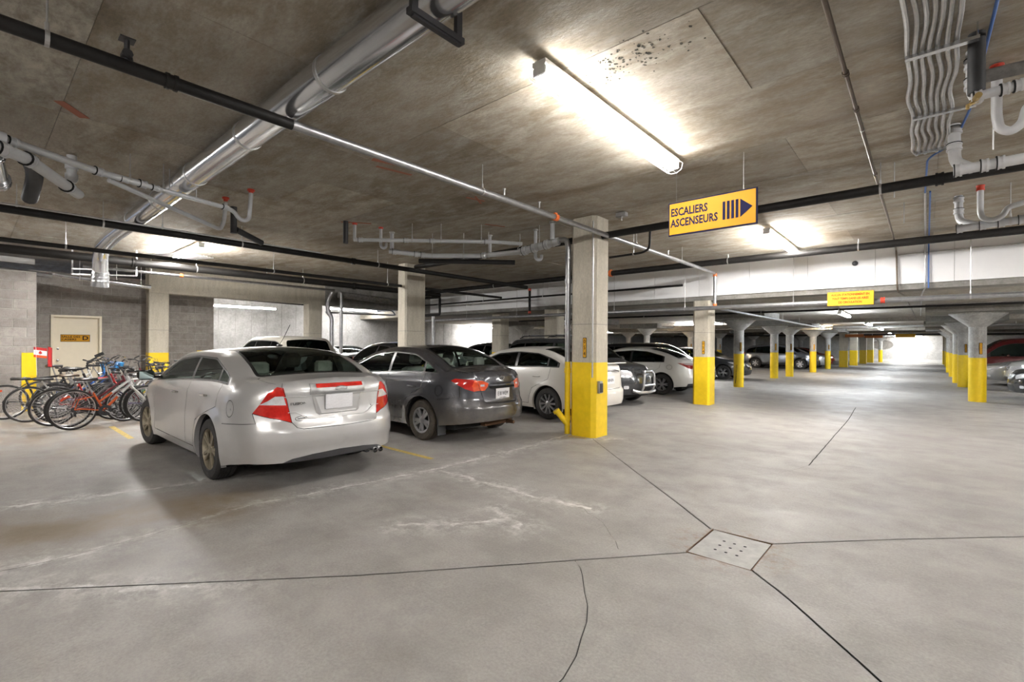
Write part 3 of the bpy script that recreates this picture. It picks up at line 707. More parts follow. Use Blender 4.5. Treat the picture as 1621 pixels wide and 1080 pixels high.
# sprinkler main along the lane: black then galvanised, down the riser and on under the low slab
pipe_run('sprinkler_pipe', [(-3.9, -3, 3.283), (-3.9, 1.72, 3.283)], .043, 'black_pipe', 'black end of the long ceiling sprinkler pipe, in front of the round duct', coup=(3.9,), hang=(3.29,))
sp = pipe_run('sprinkler_pipe', [(-3.9, 1.72, 3.283), (-3.9, 12.0, 3.283)], .038, 'steel_pipe', 'long grey steel sprinkler pipe running under the ceiling past the near column', coup=(3.65,), coup_mat='orange_clamp', hang=(2.2, 6.1, 8.2))
m = MB(); m.lathe([(.0, 0), (.035, 0), (.028, .03), (.016, .035), (.016, .06)], (-3.9, .66, 3.335), (0, 0, 1), 10); m.cyl((-3.93, .66, 3.36), (-3.87, .66, 3.36), .03, n=8)
m.cyl((-3.9, .66, 3.32), (-3.9, .66, 3.46), .016, n=8); m.box((-3.9, .66, 3.455), (.08, .08, .008)); m.build('sprinkler', M['dark_metal'], None, label='small dark sprinkler head standing on the black pipe', cat='sprinkler')
for i, y_ in enumerate((4.3, 5.0, 9.2)):
    m = MB().cyl((-3.9, y_, 3.33), (-3.9, y_, 3.41), .012, n=8).cyl((-3.9, y_, 3.40), (-3.9, y_, 3.412), .022, n=8)
    m.build('sprinkler_nozzle', M['zinc'], sp)
pipe_run('riser_pipe', [(-3.9, 12.0, 3.28), (-3.9, 12.0, 2.46)], .04, 'steel_pipe', 'short vertical steel pipe with two orange couplings over the second square column', coup=(.04, .78), coup_mat='orange_clamp')
pipe_run('sprinkler_pipe', [(-3.9, 12.1, 2.44), (-3.9, 30, 2.44)], .035, 'steel_pipe', 'bright steel pipe under the low slab running past the left round columns', hang=(1.2, 4.2, 7.2, 10.2), zc=ZL)
# dark mains running across
pipe_run('water_main', [(-9.0, 6.86, 3.30), (5, 6.78, 3.30)], .056, 'black_pipe', 'black main pipe crossing behind the near column and the hanging sign', coup=(9.1,), hang=(3.2, 8.6, 11.2))
pipe_run('water_main', [(-16.0, 11.35, 3.44), (6, 11.35, 3.44)], .072, 'black_pipe', 'thick black main pipe along the top of the white beam', coup=(9.6,), coup_mat='orange_clamp', hang=(5.3, 12.6, 15.0, 17.6))
pipe_run('sprinkler_pipe', [(-15.2, 11.9, 2.43), (-1.45, 11.9, 2.43)], .05, 'steel_pipe', 'steel pipe hung under the white beam, left of the small orange sign', hang=(2.6, 5.0, 8.6, 10.6, 13.0))
sp2 = pipe_run('sprinkler_pipe', [(-1.45, 11.9, 2.43), (6, 11.9, 2.43)], .05, 'steel_pipe', 'steel pipe hung under the white beam, right of the small orange sign', coup=(.80,), coup_mat='red_cap', hang=(2.05, 4.2))
pipe_run('riser_pipe', [(-9.72, 11.98, 3.34), (-9.72, 11.98, 2.50)], .04, 'black_pipe', 'dark vertical pipe with red couplings against the beam left of the near column', coup=(.04, .78), coup_mat='red_cap')
pipe_run('branch_pipe', [(-15.0, 11.75, 3.02), (-4.6, 11.75, 3.02)], .028, 'black_pipe', 'thin dark pipe halfway up the white beam at left', hang=(1.0, 3.4, 6.0))
# steel frame of pipes left of the beam
fp = arc3([(-13.6, 11.6, 3.3), (-15.0, 11.6, 3.3)], .05)
pipe_run('loop_pipe', [(-14.9, 11.6, 3.28), (-13.75, 11.6, 3.26), (-13.75, 11.6, 2.62), (-14.9, 11.6, 2.62), (-14.9, 11.6, 3.28)], .045, 'black_pipe', 'square black pipe loop beside the tall column at the beam end', rad=.06)
pipe_run('drain_stack', [(-14.0, 11.5, 2.55), (-14.0, 11.5, 0)], .06, 'steel_pipe', 'grey vertical stack pipe below the square black pipe loop')
# three black mains along the left bay
pipe_run('water_main', [(-8.0, -2, 3.22), (-9.35, 12.0, 3.28)] if 0 else [(-9.25, -2, 3.27), (-9.25, 11.25, 3.27)], .055, 'black_pipe', 'upper of the three black pipes running back over the bicycles', coup=(7.4,), hang=(3.3, 5.2, 8.0))
pipe_run('water_main', [(-10.35, -2, 3.02), (-10.35, 11.3, 3.02)], .036, 'black_pipe', 'thin middle one of the three black pipes over the bicycles', coup=(9.7,), coup_mat='rust', hang=(3.0, 6.2, 9.0))
pipe_run('water_main', [(-13.3, -2, 3.28), (-13.3, 11.2, 3.28)], .085, 'black_pipe', 'lowest and thickest of the three black pipes over the bicycles', coup=(4.4, 9.8), hang=(5.6, 8.2))
pipe_run('conduit', [(-13.75, 1.6, 3.14), (-13.75, 7.4, 3.14)], .035, 'steel_pipe', 'bright steel pipe just under the thickest black pipe at left', coup=(1.8,), coup_mat='orange_clamp', hang=(1.2, 3.8))
pipe_run('conduit', [(-9.12, -1, 3.312), (-9.12, 4.6, 3.312)], .014, 'zinc', 'thin galvanised conduit above the upper black pipe', hang=(1.4, 3.0))
# plastic drains, left group
pipe_run('drain_pipe', [(-6.05, -.6, 3.32), (-6.22, .20, 3.31)], .06, 'pvc', 'fat grey drain pipe entering at the left edge under the ceiling')
pipe_run('drain_pipe', [(-6.22, .20, 3.31), (-6.6, .90, 3.30), (-6.73, 1.32, 3.30)], .036, 'pvc', 'grey plastic drain pipe at upper left', coup=(.05, .78, 1.2))
pipe_run('drain_pipe', [(-6.62, .92, 3.30), (-6.90, 2.18, 3.27), (-6.93, 2.30, 3.25), (-6.94, 2.36, 3.17), (-6.95, 2.44, 3.15), (-6.96, 2.50, 3.20), (-6.96, 2.52, 3.55)], .027, 'pvc', 'pale thin drain pipe ending in a U-trap under a red collar', coup=(.2, .5, 1.3), hang=(.25, .58), rad=.05, n=10)
pipe_run('drain_pipe', [(-6.65, .98, 3.25), (-7.6, 2.35, 3.12), (-7.62, 2.40, 3.25), (-7.62, 2.42, 3.52)], .027, 'pvc', 'grey drain pipe branching behind the thin pale one', rad=.06, n=10)
for x, y in ((-6.96, 2.52), (-7.62, 2.42)):
    MB().lathe([(0, 0), (.045, 0), (.05, -.02), (.03, -.03), (.03, -.05)], (x, y, ZC-.0), (0, 0, 1), 12).build('pipe_collar', M['red_cap'], None, True, label='red collar where the '+('trapped pale' if x > -7 else 'branching grey')+' drain pipe meets the ceiling', cat='collar')
pipe_run('drain_pipe', [(-5.7, -.25, 3.16), (-6.05, .32, 3.14), (-7.05, .78, 3.13)], .052, 'pvc', 'thick grey drain pipe sloping down at the left edge', coup=(.5, .72, 1.5))
pipe_run('steel_duct', [(-6.0, .10, 3.16), (-6.75, .18, 3.02)], .075, 'galv', 'short shiny flue pipe at the left edge', coup=(.12, .66))
pipe_run('black_stack', [(-6.3, .36, 3.20), (-6.62, .42, 3.14), (-7.0, .40, 2.98)], .065, 'pvc_dark', 'dark elbow pipe behind the flue at the left edge', rad=.2)
m = MB().lathe([(0, 0), (.045, 0), (.045, -.09), (.058, -.095), (.058, -.15), (.045, -.155), (.045, -.2), (.058, -.205), (.058, -.26), (.04, -.30), (0, -.31)], (-7.2, .74, 3.58), (0, 0, 1), 18)
m.build('vent_fitting', M['pvc'], None, True, label='grey banded fitting hanging from the ceiling by the sloping drain pipe', cat='pipe')
pipe_run('black_stack', [(-6.92, 2.16, 3.58), (-6.95, 2.2, 3.16)] if 0 else [(-7.9, 2.62, 3.56), (-7.9, 2.62, 3.16)], .045, 'pvc_dark', 'short black vertical pipe right of the U-trap')
pipe_run('black_stack', [(-7.9, 2.66, 3.22), (-8.1, 3.1, 3.12)], .045, 'pvc_dark', 'black slanting branch beside the short vertical black pipe')
# centre group of drains
pipe_run('drain_pipe', [(-7.46, 4.36, 3.30), (-5.72, 6.02, 3.30), (-5.25, 6.25, 3.24)], .033, 'pvc', 'long pale drain pipe hung level in the middle of the ceiling', coup=(.12, .9, 1.35, 2.3), hang=(1.0, 1.5, 2.2))
pipe_run('drain_pipe', [(-7.50, 5.10, 3.22), (-7.1, 5.75, 3.18), (-6.35, 6.3, 3.17), (-5.5, 6.50, 3.17)], .045, 'pvc', 'lower grey drain pipe of the middle group, cleanout plug at its left end', coup=(.10, .5, .62, 1.8), hang=(.8, 1.4, 1.9))
pipe_run('drain_pipe', [(-5.5, 6.50, 3.17), (-4.72, 6.60, 3.27)], .066, 'pvc', 'fat grey drain pipe joining the stack at the near column', coup=(.1, .3, .55), hang=(.4, .68))
pipe_run('drain_stack', [(-4.80, 6.60, 3.30), (-4.60, 6.66, 3.29), (-4.58, 6.68, 3.15), (-4.58, 6.68, 1.22)], .048, 'steel_pipe', 'grey stack pipe down the left side of the near column', coup=(.5, .9, 1.6))
cs = pipe_run('drain_stack', [(-4.58, 6.68, 1.22), (-4.58, 6.68, .0)], .049, 'yellow', 'yellow painted foot of the stack pipe with cleanout beside the near column', coup=(.15, .95))
MB().tube([(-4.58, 6.68, .16), (-4.66, 6.60, .30), (-4.70, 6.56, .37)], .05, 12).lathe([(.0, .0), (.06, 0), (.062, -.05), (.05, -.055)], (-4.72, 6.54, .40), (-.3, -.3, .6), 12).build('cleanout', M['yellow'], cs, True)
def drop(x, y, zb, r, trapd, label, mat='pvc', capm='red_cap'):
    t = pipe_run('drain_drop', ([(x, y, ZC), (x, y, zb), (x+.01, y, zb-.05), (x+trapd*.5, y+trapd*.5, zb-.08), (x+trapd, y+trapd, zb-.05), (x+trapd, y+trapd, zb+.02)] if trapd else [(x, y, ZC), (x, y, zb)]), r, mat, label, rad=.05)
    MB().lathe([(r, 0), (r+.016, 0), (r+.016, -.02), (r, -.03)], (x, y, ZC-.001), (0, 0, 1), 12).build('collar', M[capm], t, True)
drop(-7.50, 4.40, 3.32, .028, 0, 'first pale drop pipe with red collar over the middle drain')
drop(-7.40, 4.86, 3.30, .026, .07, 'second drop pipe with U-bend and red collar over the middle drain')
drop(-7.55, 5.20, 3.24, .036, 0, 'third drop pipe with grey flange over the middle drain', capm='zinc')
drop(-6.30, 6.55, 3.24, .03, 0, 'drop pipe with grey flange near the bend of the middle drain', capm='zinc')
drop(-4.80, 6.52, 3.30, .04, 0, 'short drop pipe beside the top of the near column', capm='zinc')
drop(-5.35, 6.75, 3.12, .03, .08, 'U-bend drop pipe below the fat drain by the near column', capm='zinc')
pipe_run('black_stack', [(-7.50, 4.23, ZC), (-7.50, 4.23, 3.22)], .042, 'pvc_dark', 'black vertical pipe at the left end of the middle drain group')
pipe_run('insulated_pipe', [(-8.4, 6.4, 3.30), (-7.3, 7.6, 3.28), (-5.6, 7.0, 3.25)] if 0 else [(-7.9, 6.1, 3.22), (-6.4, 7.4, 3.20)], .05, 'pvc_dark', 'dark grey pipe behind the middle drain group')
m = MB(); m.box((-3.62, 6.75, 3.56), (.16, .10, .06)); m.cyl((-3.62, 6.75, 3.53), (-3.62, 6.75, 3.47), .012, n=8)
m.build('junction_box', M['zinc'], None, label='small grey junction box on the ceiling beside the near column', cat='box')
pipe_run('conduit', [(-4.4, 7.75, 3.12), (-3.72, 7.70, 3.12), (-3.56, 7.62, 3.16), (-3.54, 7.6, 3.5)], .02, 'black_pipe', 'thin dark pipe with hooked end right of the near column', hang=(.5,), rad=.08)
# conduit running down the near column to the outlet box
cd = pipe_run('conduit', [(-4.03, 6.575, 3.5), (-4.03, 6.575, .98)], .013, 'zinc', 'thin conduit running down the front corner of the near column')
ob = empty('outlet_box', (-3.985, 6.74, .82), 0, 'grey weatherproof outlet box on the right face of the near column', 'outlet')
MB().box((0, 0, 0), (.05, .10, .20), bev=.006).build('box', M['zinc'], ob); MB().box((.03, 0, -.01), (.012, .085, .15), bev=.004).build('cover', M['dark_metal'], ob)
# conduits along the lane
pipe_run('conduit', [(-.46, 1.88, 3.54), (-.46, 11.2, 3.52), (-.46, 12.27, 3.45), (-.44, 12.27, 2.62), (-.35, 13.5, 2.62), (-.3, 24, 2.62)], .016, 'bronze', 'thin brown conduit running along the ceiling then down the white beam', coup=(2.4, 3.1, 5.1), hang=(3.6, 5.7), rad=.15, coupw=.05)
pipe_run('conduit', [(-.02, 8.3, 3.55), (-.02, 12.28, 3.52), (-.02, 12.28, 2.66), (-.08, 13.5, 2.64), (-.15, 22, 2.62)], .014, 'zinc', 'galvanised conduit down the white beam at right', rad=.1)
pipe_run('conduit', [(.03, 8.3, 3.55), (.03, 12.28, 3.52), (.03, 12.28, 2.66)], .011, 'blue_cable', 'blue cable clipped beside the galvanised conduit on the white beam', rad=.1)
pipe_run('cable', [(.35, 1.9, 3.57), (.31, 4.0, 3.57), (.285, 5.6, 3.57), (.20, 6.48, 3.55), (.0, 6.75, 3.53), (-.02, 8.3, 3.55)], .010, 'blue_cable', 'blue cable snaking along the ceiling beside the conduit bundle', rad=.2)
pipe_run('conduit', [(-3.3, 12.28, 3.50), (-3.3, 12.28, 2.8)] if 0 else [(-.43, 12.29, 3.36), (1.6, 12.29, 3.36), (4.5, 12.29, 3.36)], .012, 'zinc', 'thin conduit running sideways across the white beam at right')
bd = empty('conduit_bundle', (.05, 4.5, 3.5), 0, 'bundle of wavy grey conduits strapped to the ceiling with strut bars', 'conduit')
for i in range(7):
    x0 = -.11+.042*i
    pts = [(x0+.01*math.sin(i+q*1.9)+(.018 if q % 2 else -.012)-.05, y_-4.5, .035-.02*((i+q) % 2)) for q, y_ in enumerate((1.95, 2.5, 3.3, 3.85, 4.26, 4.7, 5.05, 5.42, 5.8, 6.1, 6.4, 6.52))]
    MB().tube(arc3(pts, .18, 3), .0145, 8).build('conduit', M['zinc'], bd, True)
for y_, xa, xb in ((4.26, -.17, .20), (5.42, -.15, .25), (6.40, -.14, .19)):
    m = MB(); m.bar((xa, y_-4.5, -.005), (xb, y_-4.5, -.005), .045, .022)
    for x in (xa+.01, xb-.01): m.cyl((x, y_-4.5, 0), (x, y_-4.5, .10), .006, n=6)
    m.build('strut_bar', M['galv'], bd)
# plastic drains at right
pipe_run('drain_pipe', [(.18, 5.86, 3.10), (1.9, 5.90, 3.14)], .046, 'pvc_white', 'white horizontal drain pipe above the black main at right', coup=(.03, .2, .3, .55), hang=(.5, 1.0), coupw=.05)
pipe_run('drain_pipe', [(.19, 6.10, ZC), (.19, 6.08, 3.33), (.20, 6.02, 3.22), (.30, 5.88, 3.10)], .046, 'pvc_white', 'white elbow drop pipe feeding the horizontal drain at right', coup=(.06, .22), rad=.06, coupw=.06)
pipe_run('drain_pipe', [(.30, 8.7, 3.09), (2.2, 8.6, 3.16)], .048, 'pvc', 'grey horizontal drain pipe just above the thick black main at right', coup=(.03, .25, .42, .6), hang=(.5, 1.1), coupw=.06)
pipe_run('drain_pipe', [(.33, 9.0, ZC), (.33, 8.98, 3.32), (.35, 8.9, 3.22), (.50, 8.75, 3.12)], .045, 'pvc', 'grey elbow drop pipe feeding the lower drain at right', coup=(.06, .22), rad=.06)
pipe_run('drain_trap', [(.52, 8.6, ZC), (.52, 8.6, 3.26), (.54, 8.6, 3.17), (.64, 8.6, 3.13), (.73, 8.6, 3.18), (.76, 8.6, 3.27), (.95, 8.6, 3.32), (2.2, 8.6, 3.36)], .033, 'pvc', 'grey U-trap with red collar between the two black mains at right', coup=(.03,), coup_mat='red_cap', rad=.06)
pipe_run('drain_trap', [(.385, 5.0, ZC), (.385, 5.0, 3.22), (.40, 5.0, 3.12), (.46, 5.0, 3.08), (.52, 5.0, 3.13), (.54, 5.0, 3.24), (.60, 5.0, 3.27), (1.6, 5.0, 3.29)], .031, 'pvc_white', 'white U-trap with red collar at the right edge', coup=(.04,), coup_mat='red_cap', rad=.05)
pipe_run('drain_pipe', [(.22, 4.40, 3.17), (1.5, 4.50, 3.26)], .030, 'pvc_white', 'thin white drain pipe at the right edge behind the black stack', coup=(.03, .16, .22), coupw=.04)
pipe_run('drain_pipe', [(.235, 4.66, ZC), (.235, 4.64, 3.30), (.26, 4.55, 3.2)], .034, 'pvc_white', 'white vertical pipe behind the black stack at right', coup=(.1, .24))
pipe_run('black_stack', [(.245, 4.42, ZC), (.245, 4.42, 3.20)], .045, 'pvc_dark', 'black vertical stack pipe with a brass tap below, upper right')
m = MB(); m.cyl((.245, 4.42, 3.21), (.245, 4.42, 3.14), .014, n=8); m.cyl((.245, 4.42, 3.15), (.20, 4.36, 3.11), .012, n=8); m.cyl((.20, 4.36, 3.115), (.20, 4.36, 3.085), .010, n=8); m.bar((.21, 4.42, 3.16), (.28, 4.42, 3.16), .012, .008); m.cyl((.24, 4.38, 3.15), (.25, 4.32, 3.15), .02, n=8)
plain('brass', (.42, .30, .12), .35, .8); m.build('tap', M['brass'], None, label='small brass tap under the black stack at upper right', cat='tap')
pipe_run('insulated_pipe', [(.27, 4.50, 3.33), (.36, 4.52, 3.34), (1.5, 4.7, 3.36)], .042, 'insul', 'dark wrapped pipe crossing behind the black stack at right')
for i, (x, y, z0, l) in enumerate(((-.28, 6.9, 3.2, 'bare threaded rod beside the brown conduit'), (-.25, 8.9, 3.3, 'bare threaded rod near the thick black main at right'), (.42, 5.7, 3.18, 'rod hanger above the white drain pipe at right'))):
    MB().cyl((x, y, z0), (x, y, ZC), .006, n=6).build('threaded_rod', M['zinc'], None, label=l, cat='rod')
# camera dome on the beam, junction boxes
m = MB().lathe([(0, .05), (.03, .045), (.05, .02), (.055, 0)], (-1.14, 12.31, 3.27), (0, -1, 0), 16); m.build('security_camera', M['dark_metal'], None, True, label='small dome camera on the white beam', cat='camera')
MB().box((-6.0, 20.2, 2.56), (.7, .35, .22)).build('duct_box', M['panel_white'], None, label='white box duct under the low slab behind the first round column', cat='duct')
pipe_run('sprinkler_pipe', [(-14, 16.5, 2.58), (13, 16.5, 2.58)], .03, 'black_pipe', 'dark pipe crossing under the low slab beyond the small orange sign', hang=(6.1, 12.1, 17), zc=ZL)
pipe_run('sprinkler_pipe', [(-14, 30.5, 2.56), (13, 30.5, 2.56)], .04, 'zinc', 'pale pipe crossing the low slab in the distance', hang=(9, 13, 17), zc=ZL)
pipe_run('sprinkler_pipe', [(-18, 44, 2.42), (13, 44, 2.42)], .05, 'black_pipe', 'long black pipe crossing before the bright end wall', hang=(13, 15, 19), zc=ZL)
pipe_run('exhaust_pipe', [(2.4, 17.0, 2.42), (5.8, 17.3, 2.62)], .05, 'steel_pipe', 'slanting steel pipe right of the large round column')
# far left services above the door
pipe_run('drain_pipe', [(-15.4, .3, 3.10), (-15.4, 1.25, 3.04)], .06, 'steel_pipe', 'grey pipe above the block pier at far left', coup=(.3,))
pipe_run('drain_pipe', [(-15.5, 1.25, 3.10), (-15.5, 3.15, 2.96)], .065, 'galv', 'shiny pipe hung above the cream door', coup=(.15, .8, 1.2), hang=(.5, .8, 1.2, 1.7))
pipe_run('drain_pipe', [(-14.3, -.2, 3.22), (-14.3, .9, 3.20)], .06, 'pvc_white', 'white pipe stub with orange clamp at far left', coup=(.35,), coup_mat='orange_clamp')
m = MB()
for k in range(9):
    m.tube([(-13.4-.05*k, 1.9+.05*k, 3.5), (-13.2-.05*k, 2.5+.06*k, 3.46), (-12.4-.03*k, 3.2+.07*k, 3.50)], .018, 6)
m.build('flexible_conduits', M['zinc'], None, True, label='loose sheaf of flexible conduits by the duct elbow', cat='conduit', kind='stuff')
m = MB()
for zz in (3.02, 3.14): m.bar((-14.4, 1.5, zz), (-13.6, 2.5, zz), .03, .03)
m.bar((-14.4, 1.5, 3.02), (-14.4, 1.5, ZC), .03, .03, up=(1, 0, 0)); m.bar((-13.6, 2.5, 3.02), (-13.6, 2.5, ZC), .03, .03, up=(1, 0, 0))
m.build('support_bracket', M['zinc'], None, label='white angle-iron bracket below the duct elbow', cat='bracket')
# stack pipes beside column C
pipe_run('drain_stack', [(-15.65, 8.35, 3.3), (-15.75, 8.2, 2.95), (-15.75, 8.25, 2.6), (-15.7, 8.35, 2.4), (-15.7, 8.35, 0)], .07, 'steel_pipe', 'left of the paired steel stack pipes at the short beam end', coup=(.5, .8), rad=.15)
pipe_run('drain_stack', [(-15.6, 8.65, 3.3), (-15.6, 8.65, 0)], .055, 'steel_pipe', 'right of the paired steel stack pipes at the short beam end')
pipe_run('insulated_pipe', [(-15.7, 8.6, 3.24), (-15.7, 12.1, 3.10)], .12, 'insul', 'thick dark wrapped pipe between the two left concrete columns')
pipe_run('conduit', [(-17.6, 5.2, 3.6), (-17.6, 5.3, 3.0), (-17.6, 8.4, 2.95)], .03, 'black_pipe', 'dark bent pipe below the short concrete beam', rad=.1)
pipe_run('conduit', [(-17.4, 9.0, 2.98), (-17.4, 12.0, 2.95), (-17.4, 12.2, 2.75), (-17.4, 9.0, 2.70)], .035, 'steel_pipe', 'hooked pipe seen between the two left concrete columns', rad=.1, hang=(1.5,))
# ================================================================ hanging signs
sg = empty('hanging_sign', (-1.84, 5.5, 3.0), 0, 'hanging orange sign reading ESCALIERS ASCENSEURS with a striped arrow', 'sign')
W2, H2 = .485, .195
MB().b2((-W2, -.012, -H2), (W2, .012, H2)).build('frame', M['sign_navy'], sg)
MB().b2((-W2+.014, -.016, -H2+.014), (W2-.014, .016, H2-.014)).build('face', M['sign_yellow'], sg)
for s_, z_ in (('ESCALIERS', .072), ('ASCENSEURS', -.055)):
    put_text(s_, .128, M['sign_navy'], sg, (-W2+.03, -.0175, z_), (1, 0, 0), (0, 0, 1), align='LEFT', sx=.72, bold=.0035)
for i in range(4): MB().b2((.135+i*.045, -.019, -.10), (.163+i*.045, -.0165, .10)).build('arrow_bar', M['sign_navy'], sg)
MB().prism([(.318, -.10), (.318, .10), (.44, .0)], .0025, (0, -.0165, 0), (1, 0, 0), (0, 0, 1)).build('arrow_head', M['sign_navy'], sg)
for x in (-.395, .345):
    m = MB(); z = H2-.004; i = 0
    while z < ZC-3.0-.002:
        d = (.004, 0) if i % 2 else (0, .004); m.tube([(x-d[0], -d[1], z), (x-d[0], -d[1], z+.012), (x+d[0], d[1], z+.012), (x+d[0], d[1], z)], .0011, 3, closed=True); z += .0125; i += 1
    m.build('chain', M['zinc'], sg)
sg = empty('lane_sign', (-1.17, 11.78, 2.49), 0, 'small orange sign reading AUCUN STATIONNEMENT EN TOUT TEMPS DANS LES AIRES DE CIRCULATION', 'sign')
MB().b2((-.385, -.006, -.14), (.385, .006, .14)).build('plate', M['sign_yellow2'], sg)
MB().b2((-.39, -.003, -.145), (.39, .009, .145)).build('border', M['ink'], sg)
for x in (-.25, .25): MB().b2((x-.01, .009, -.07), (x+.01, .085, -.05)).build('clip', M['zinc'], sg)
for s_, z_, sz in (('AUCUN STATIONNEMENT EN', .078, .062), ('TOUT TEMPS DANS LES AIRES', .0, .060), ('DE CIRCULATION', -.078, .064)):
    put_text(s_, sz, M['ink_red'], sg, (0, -.0075, z_), (1, 0, 0), (0, 0, 1), sx=.76, bold=.0022)
plain('sign_rust', (.45, .13, .02), .6)
for i, (x, y) in enumerate(((-3.9, 42), (-3.0, 45), (-1.1, 43))):
    MB().b2((x-.55, y-.02, 2.2), (x+.55, y+.02, 2.42)).b2((x-.4, y-.005, 2.42), (x-.39, y+.005, ZL)).b2((x+.39, y-.005, 2.42), (x+.4, y+.005, ZL)).build('lane_sign', M['sign_rust' if i < 2 else 'sign_yellow2'], None, label=('brown-orange', 'second brown-orange', 'bright orange')[i]+' sign hanging far down the lane before the end wall', cat='sign')

for k_, (x, y, z, zt) in enumerate(((-19.0, 5.7, 2.93, ZC), (-19.0, 7.5, 2.93, ZC), (-19.5, 10.5, 3.1, ZC), (-19.5, 12.2, 3.1, ZC), (-20.2, 19.8, 2.6, ZL), (-20.2, 21.4, 2.6, ZL))):
    MB().cyl((x, y, z-.01), (x, y, zt), .005, n=5).build('suspension_rod', M['zinc'], None, label=('near', 'far')[k_ % 2]+' rod carrying the hung '+('light against the white wall', 'light between the two left columns', 'warm light above the distant blue sedan')[k_//2], cat='rod')
# ================================================================ cars
def smooth_curve(pts, n=14):
    """Catmull-Rom through the points (x first), for shape lines"""
    P = np.array(pts, float); out = []
    for i in range(len(P)-1):
        p0, p1, p2, p3 = P[max(0, i-1)], P[i], P[i+1], P[min(len(P)-1, i+2)]
        for k in range(n):
            t = k/n; out.append(.5*((2*p1)+(-p0+p2)*t+(2*p0-5*p1+4*p2-p3)*t*t+(-p0+3*p1-3*p2+p3)*t**3))
    out.append(P[-1]); return np.array(out)
class Body:
    """car shell: a wall that runs round the plan outline and a ribbon (trunk, glass, roof, hood) laid between its top edges"""
    def __init__(s, sp):
        s.sp = sp; L, hw = sp['L'], sp['W']/2; ar, af, nr, nf = sp.get('ar', .85), sp.get('af', 1.2), sp.get('nr', 3.1), sp.get('nf', 2.6)
        pts = []
        for k in range(61):
            t = k/60*math.pi/2; y = hw*math.sin(t)**(2/nr); x = ar*(1-math.cos(t)**(2/nr)); pts.append((x, y))
        for k in range(1, 30):
            f = k/30; x = ar+(L-ar-af)*f; pts.append((x, hw*(1-.0*f)))
        for k in range(60, -1, -1):
            t = k/60*math.pi/2; y = hw*math.sin(t)**(2/nf); x = L-af*(1-math.cos(t)**(2/nf)); pts.append((x, y))
        p = np.array(pts); p[:, 1] *= 1-.035*((p[:, 0]-L*.5)/(L*.5))**2
        d = np.hypot(*np.diff(p, axis=0).T); keepi = np.concatenate([[True], d > 1e-6]); p = p[keepi]
        s.S = np.concatenate([[0], np.cumsum(np.hypot(*np.diff(p, axis=0).T))]); s.P = p
        T = np.gradient(p, s.S, axis=0); T /= np.linalg.norm(T, axis=1)[:, None]; s.N = np.stack([-T[:, 1], T[:, 0]], 1)
        s.N[0] = (-1, 0); s.N[-1] = (1, 0)
        s.Smax = s.S[-1]; m = s.S < s.Smax/2
        s.sc = float(np.interp(.72, np.abs(s.N[m][:, 1]), s.S[m])); mf = ~m
        s.sf = float(np.interp(.72, np.abs(s.N[mf][:, 1])[::-1], s.S[mf][::-1]))
        s.yc = float(np.interp(s.sc, s.S, p[:, 1])); s.yf = float(np.interp(s.sf, s.S, p[:, 1]))
        tp = smooth_curve(sp['top'], 10); s.tx, s.tz, s.tc, s.tb = tp.T
        order = np.argsort(s.tx, kind='stable'); s.tx, s.tz, s.tc, s.tb = s.tx[order], s.tz[order], s.tc[order], s.tb[order]
        bl = np.array(sp['belt']); s.bx, s.bz = bl.T
        s.bot = np.array(sp['bottom']); s.side = np.array(sp.get('side', [(.15, .05), (.3, .015), (.5, 0), (.7, .004), (.85, .022), (1.0, .05), (1.2, .075)]))
        s.rear = np.array(sp['rear']); s.front = np.array(sp['front'])
    def sx(s, x): return float(np.interp(x, s.P[:, 0], s.S))          # side position -> s
    def sr(s, y): k = s.S < s.Smax*.4; return float(np.interp(y, s.P[k][:, 1], s.S[k]))
    def sfr(s, y): k = s.S > s.Smax*.6; return float(np.interp(y, s.P[k][::-1, 1], s.S[k][::-1]))
    def ztop(s, S):
        S = np.atleast_1d(np.asarray(S, float)); x = np.interp(S, s.S, s.P[:, 0]); z = np.interp(x, s.tx, s.tz)
        xc = float(np.interp(s.sc, s.S, s.P[:, 0])); xf = float(np.interp(s.sf, s.S, s.P[:, 0])); y = np.interp(S, s.S, s.P[:, 1])
        zc, cc = np.interp(xc, s.tx, s.tz), np.interp(xc, s.tx, s.tc); zf, cf = np.interp(xf, s.tx, s.tz), np.interp(xf, s.tx, s.tc)
        z = np.where(S < s.sc, zc+cc*(1-(y/s.yc)**2), z); z = np.where(S > s.sf, zf+cf*(1-(y/s.yf)**2), z); return z
    def wall(s, S, Z):
        S, Z = np.broadcast_arrays(np.asarray(S, float), np.asarray(Z, float))
        px, py = np.interp(S, s.S, s.P[:, 0]), np.interp(S, s.S, s.P[:, 1]); nx, ny = np.interp(S, s.S, s.N[:, 0]), np.interp(S, s.S, s.N[:, 1])
        l = np.hypot(nx, ny); nx, ny = nx/l, ny/l
        zb = np.interp(px, s.bx, s.bz); zz = np.minimum(Z, zb)
        ins = np.interp(zz, s.side[:, 0], s.side[:, 1]); d = np.maximum(Z-zb, 0)
        lean = s.sp.get('lean', (.26, .38)); ins = ins+np.where(d > 0, .012*np.minimum(d/.02, 1), 0)+lean[0]*d+lean[1]*d*d
        zt = s.ztop(S).reshape(S.shape); r = np.clip((Z-(zt-.07))/.07, 0, 1); ins = ins+.030*r**2.2
        e = np.where(nx < 0, np.interp(Z, s.rear[:, 0], s.rear[:, 1]), np.interp(Z, s.front[:, 0], s.front[:, 1]))
        e = e+.02*r**2.2
        # flared arches
        fl = 0
        for xa in (s.sp['ra'], s.sp['fa']):
            q = np.hypot(px-xa, Z-s.sp['tr']); fl = fl+.018*np.exp(-((q-(s.sp['tr']+.07))/.07)**2)
        tot = ny*ny*(ins-fl)+nx*nx*e
        return np.stack([px-nx*tot, py-ny*tot, Z], -1)
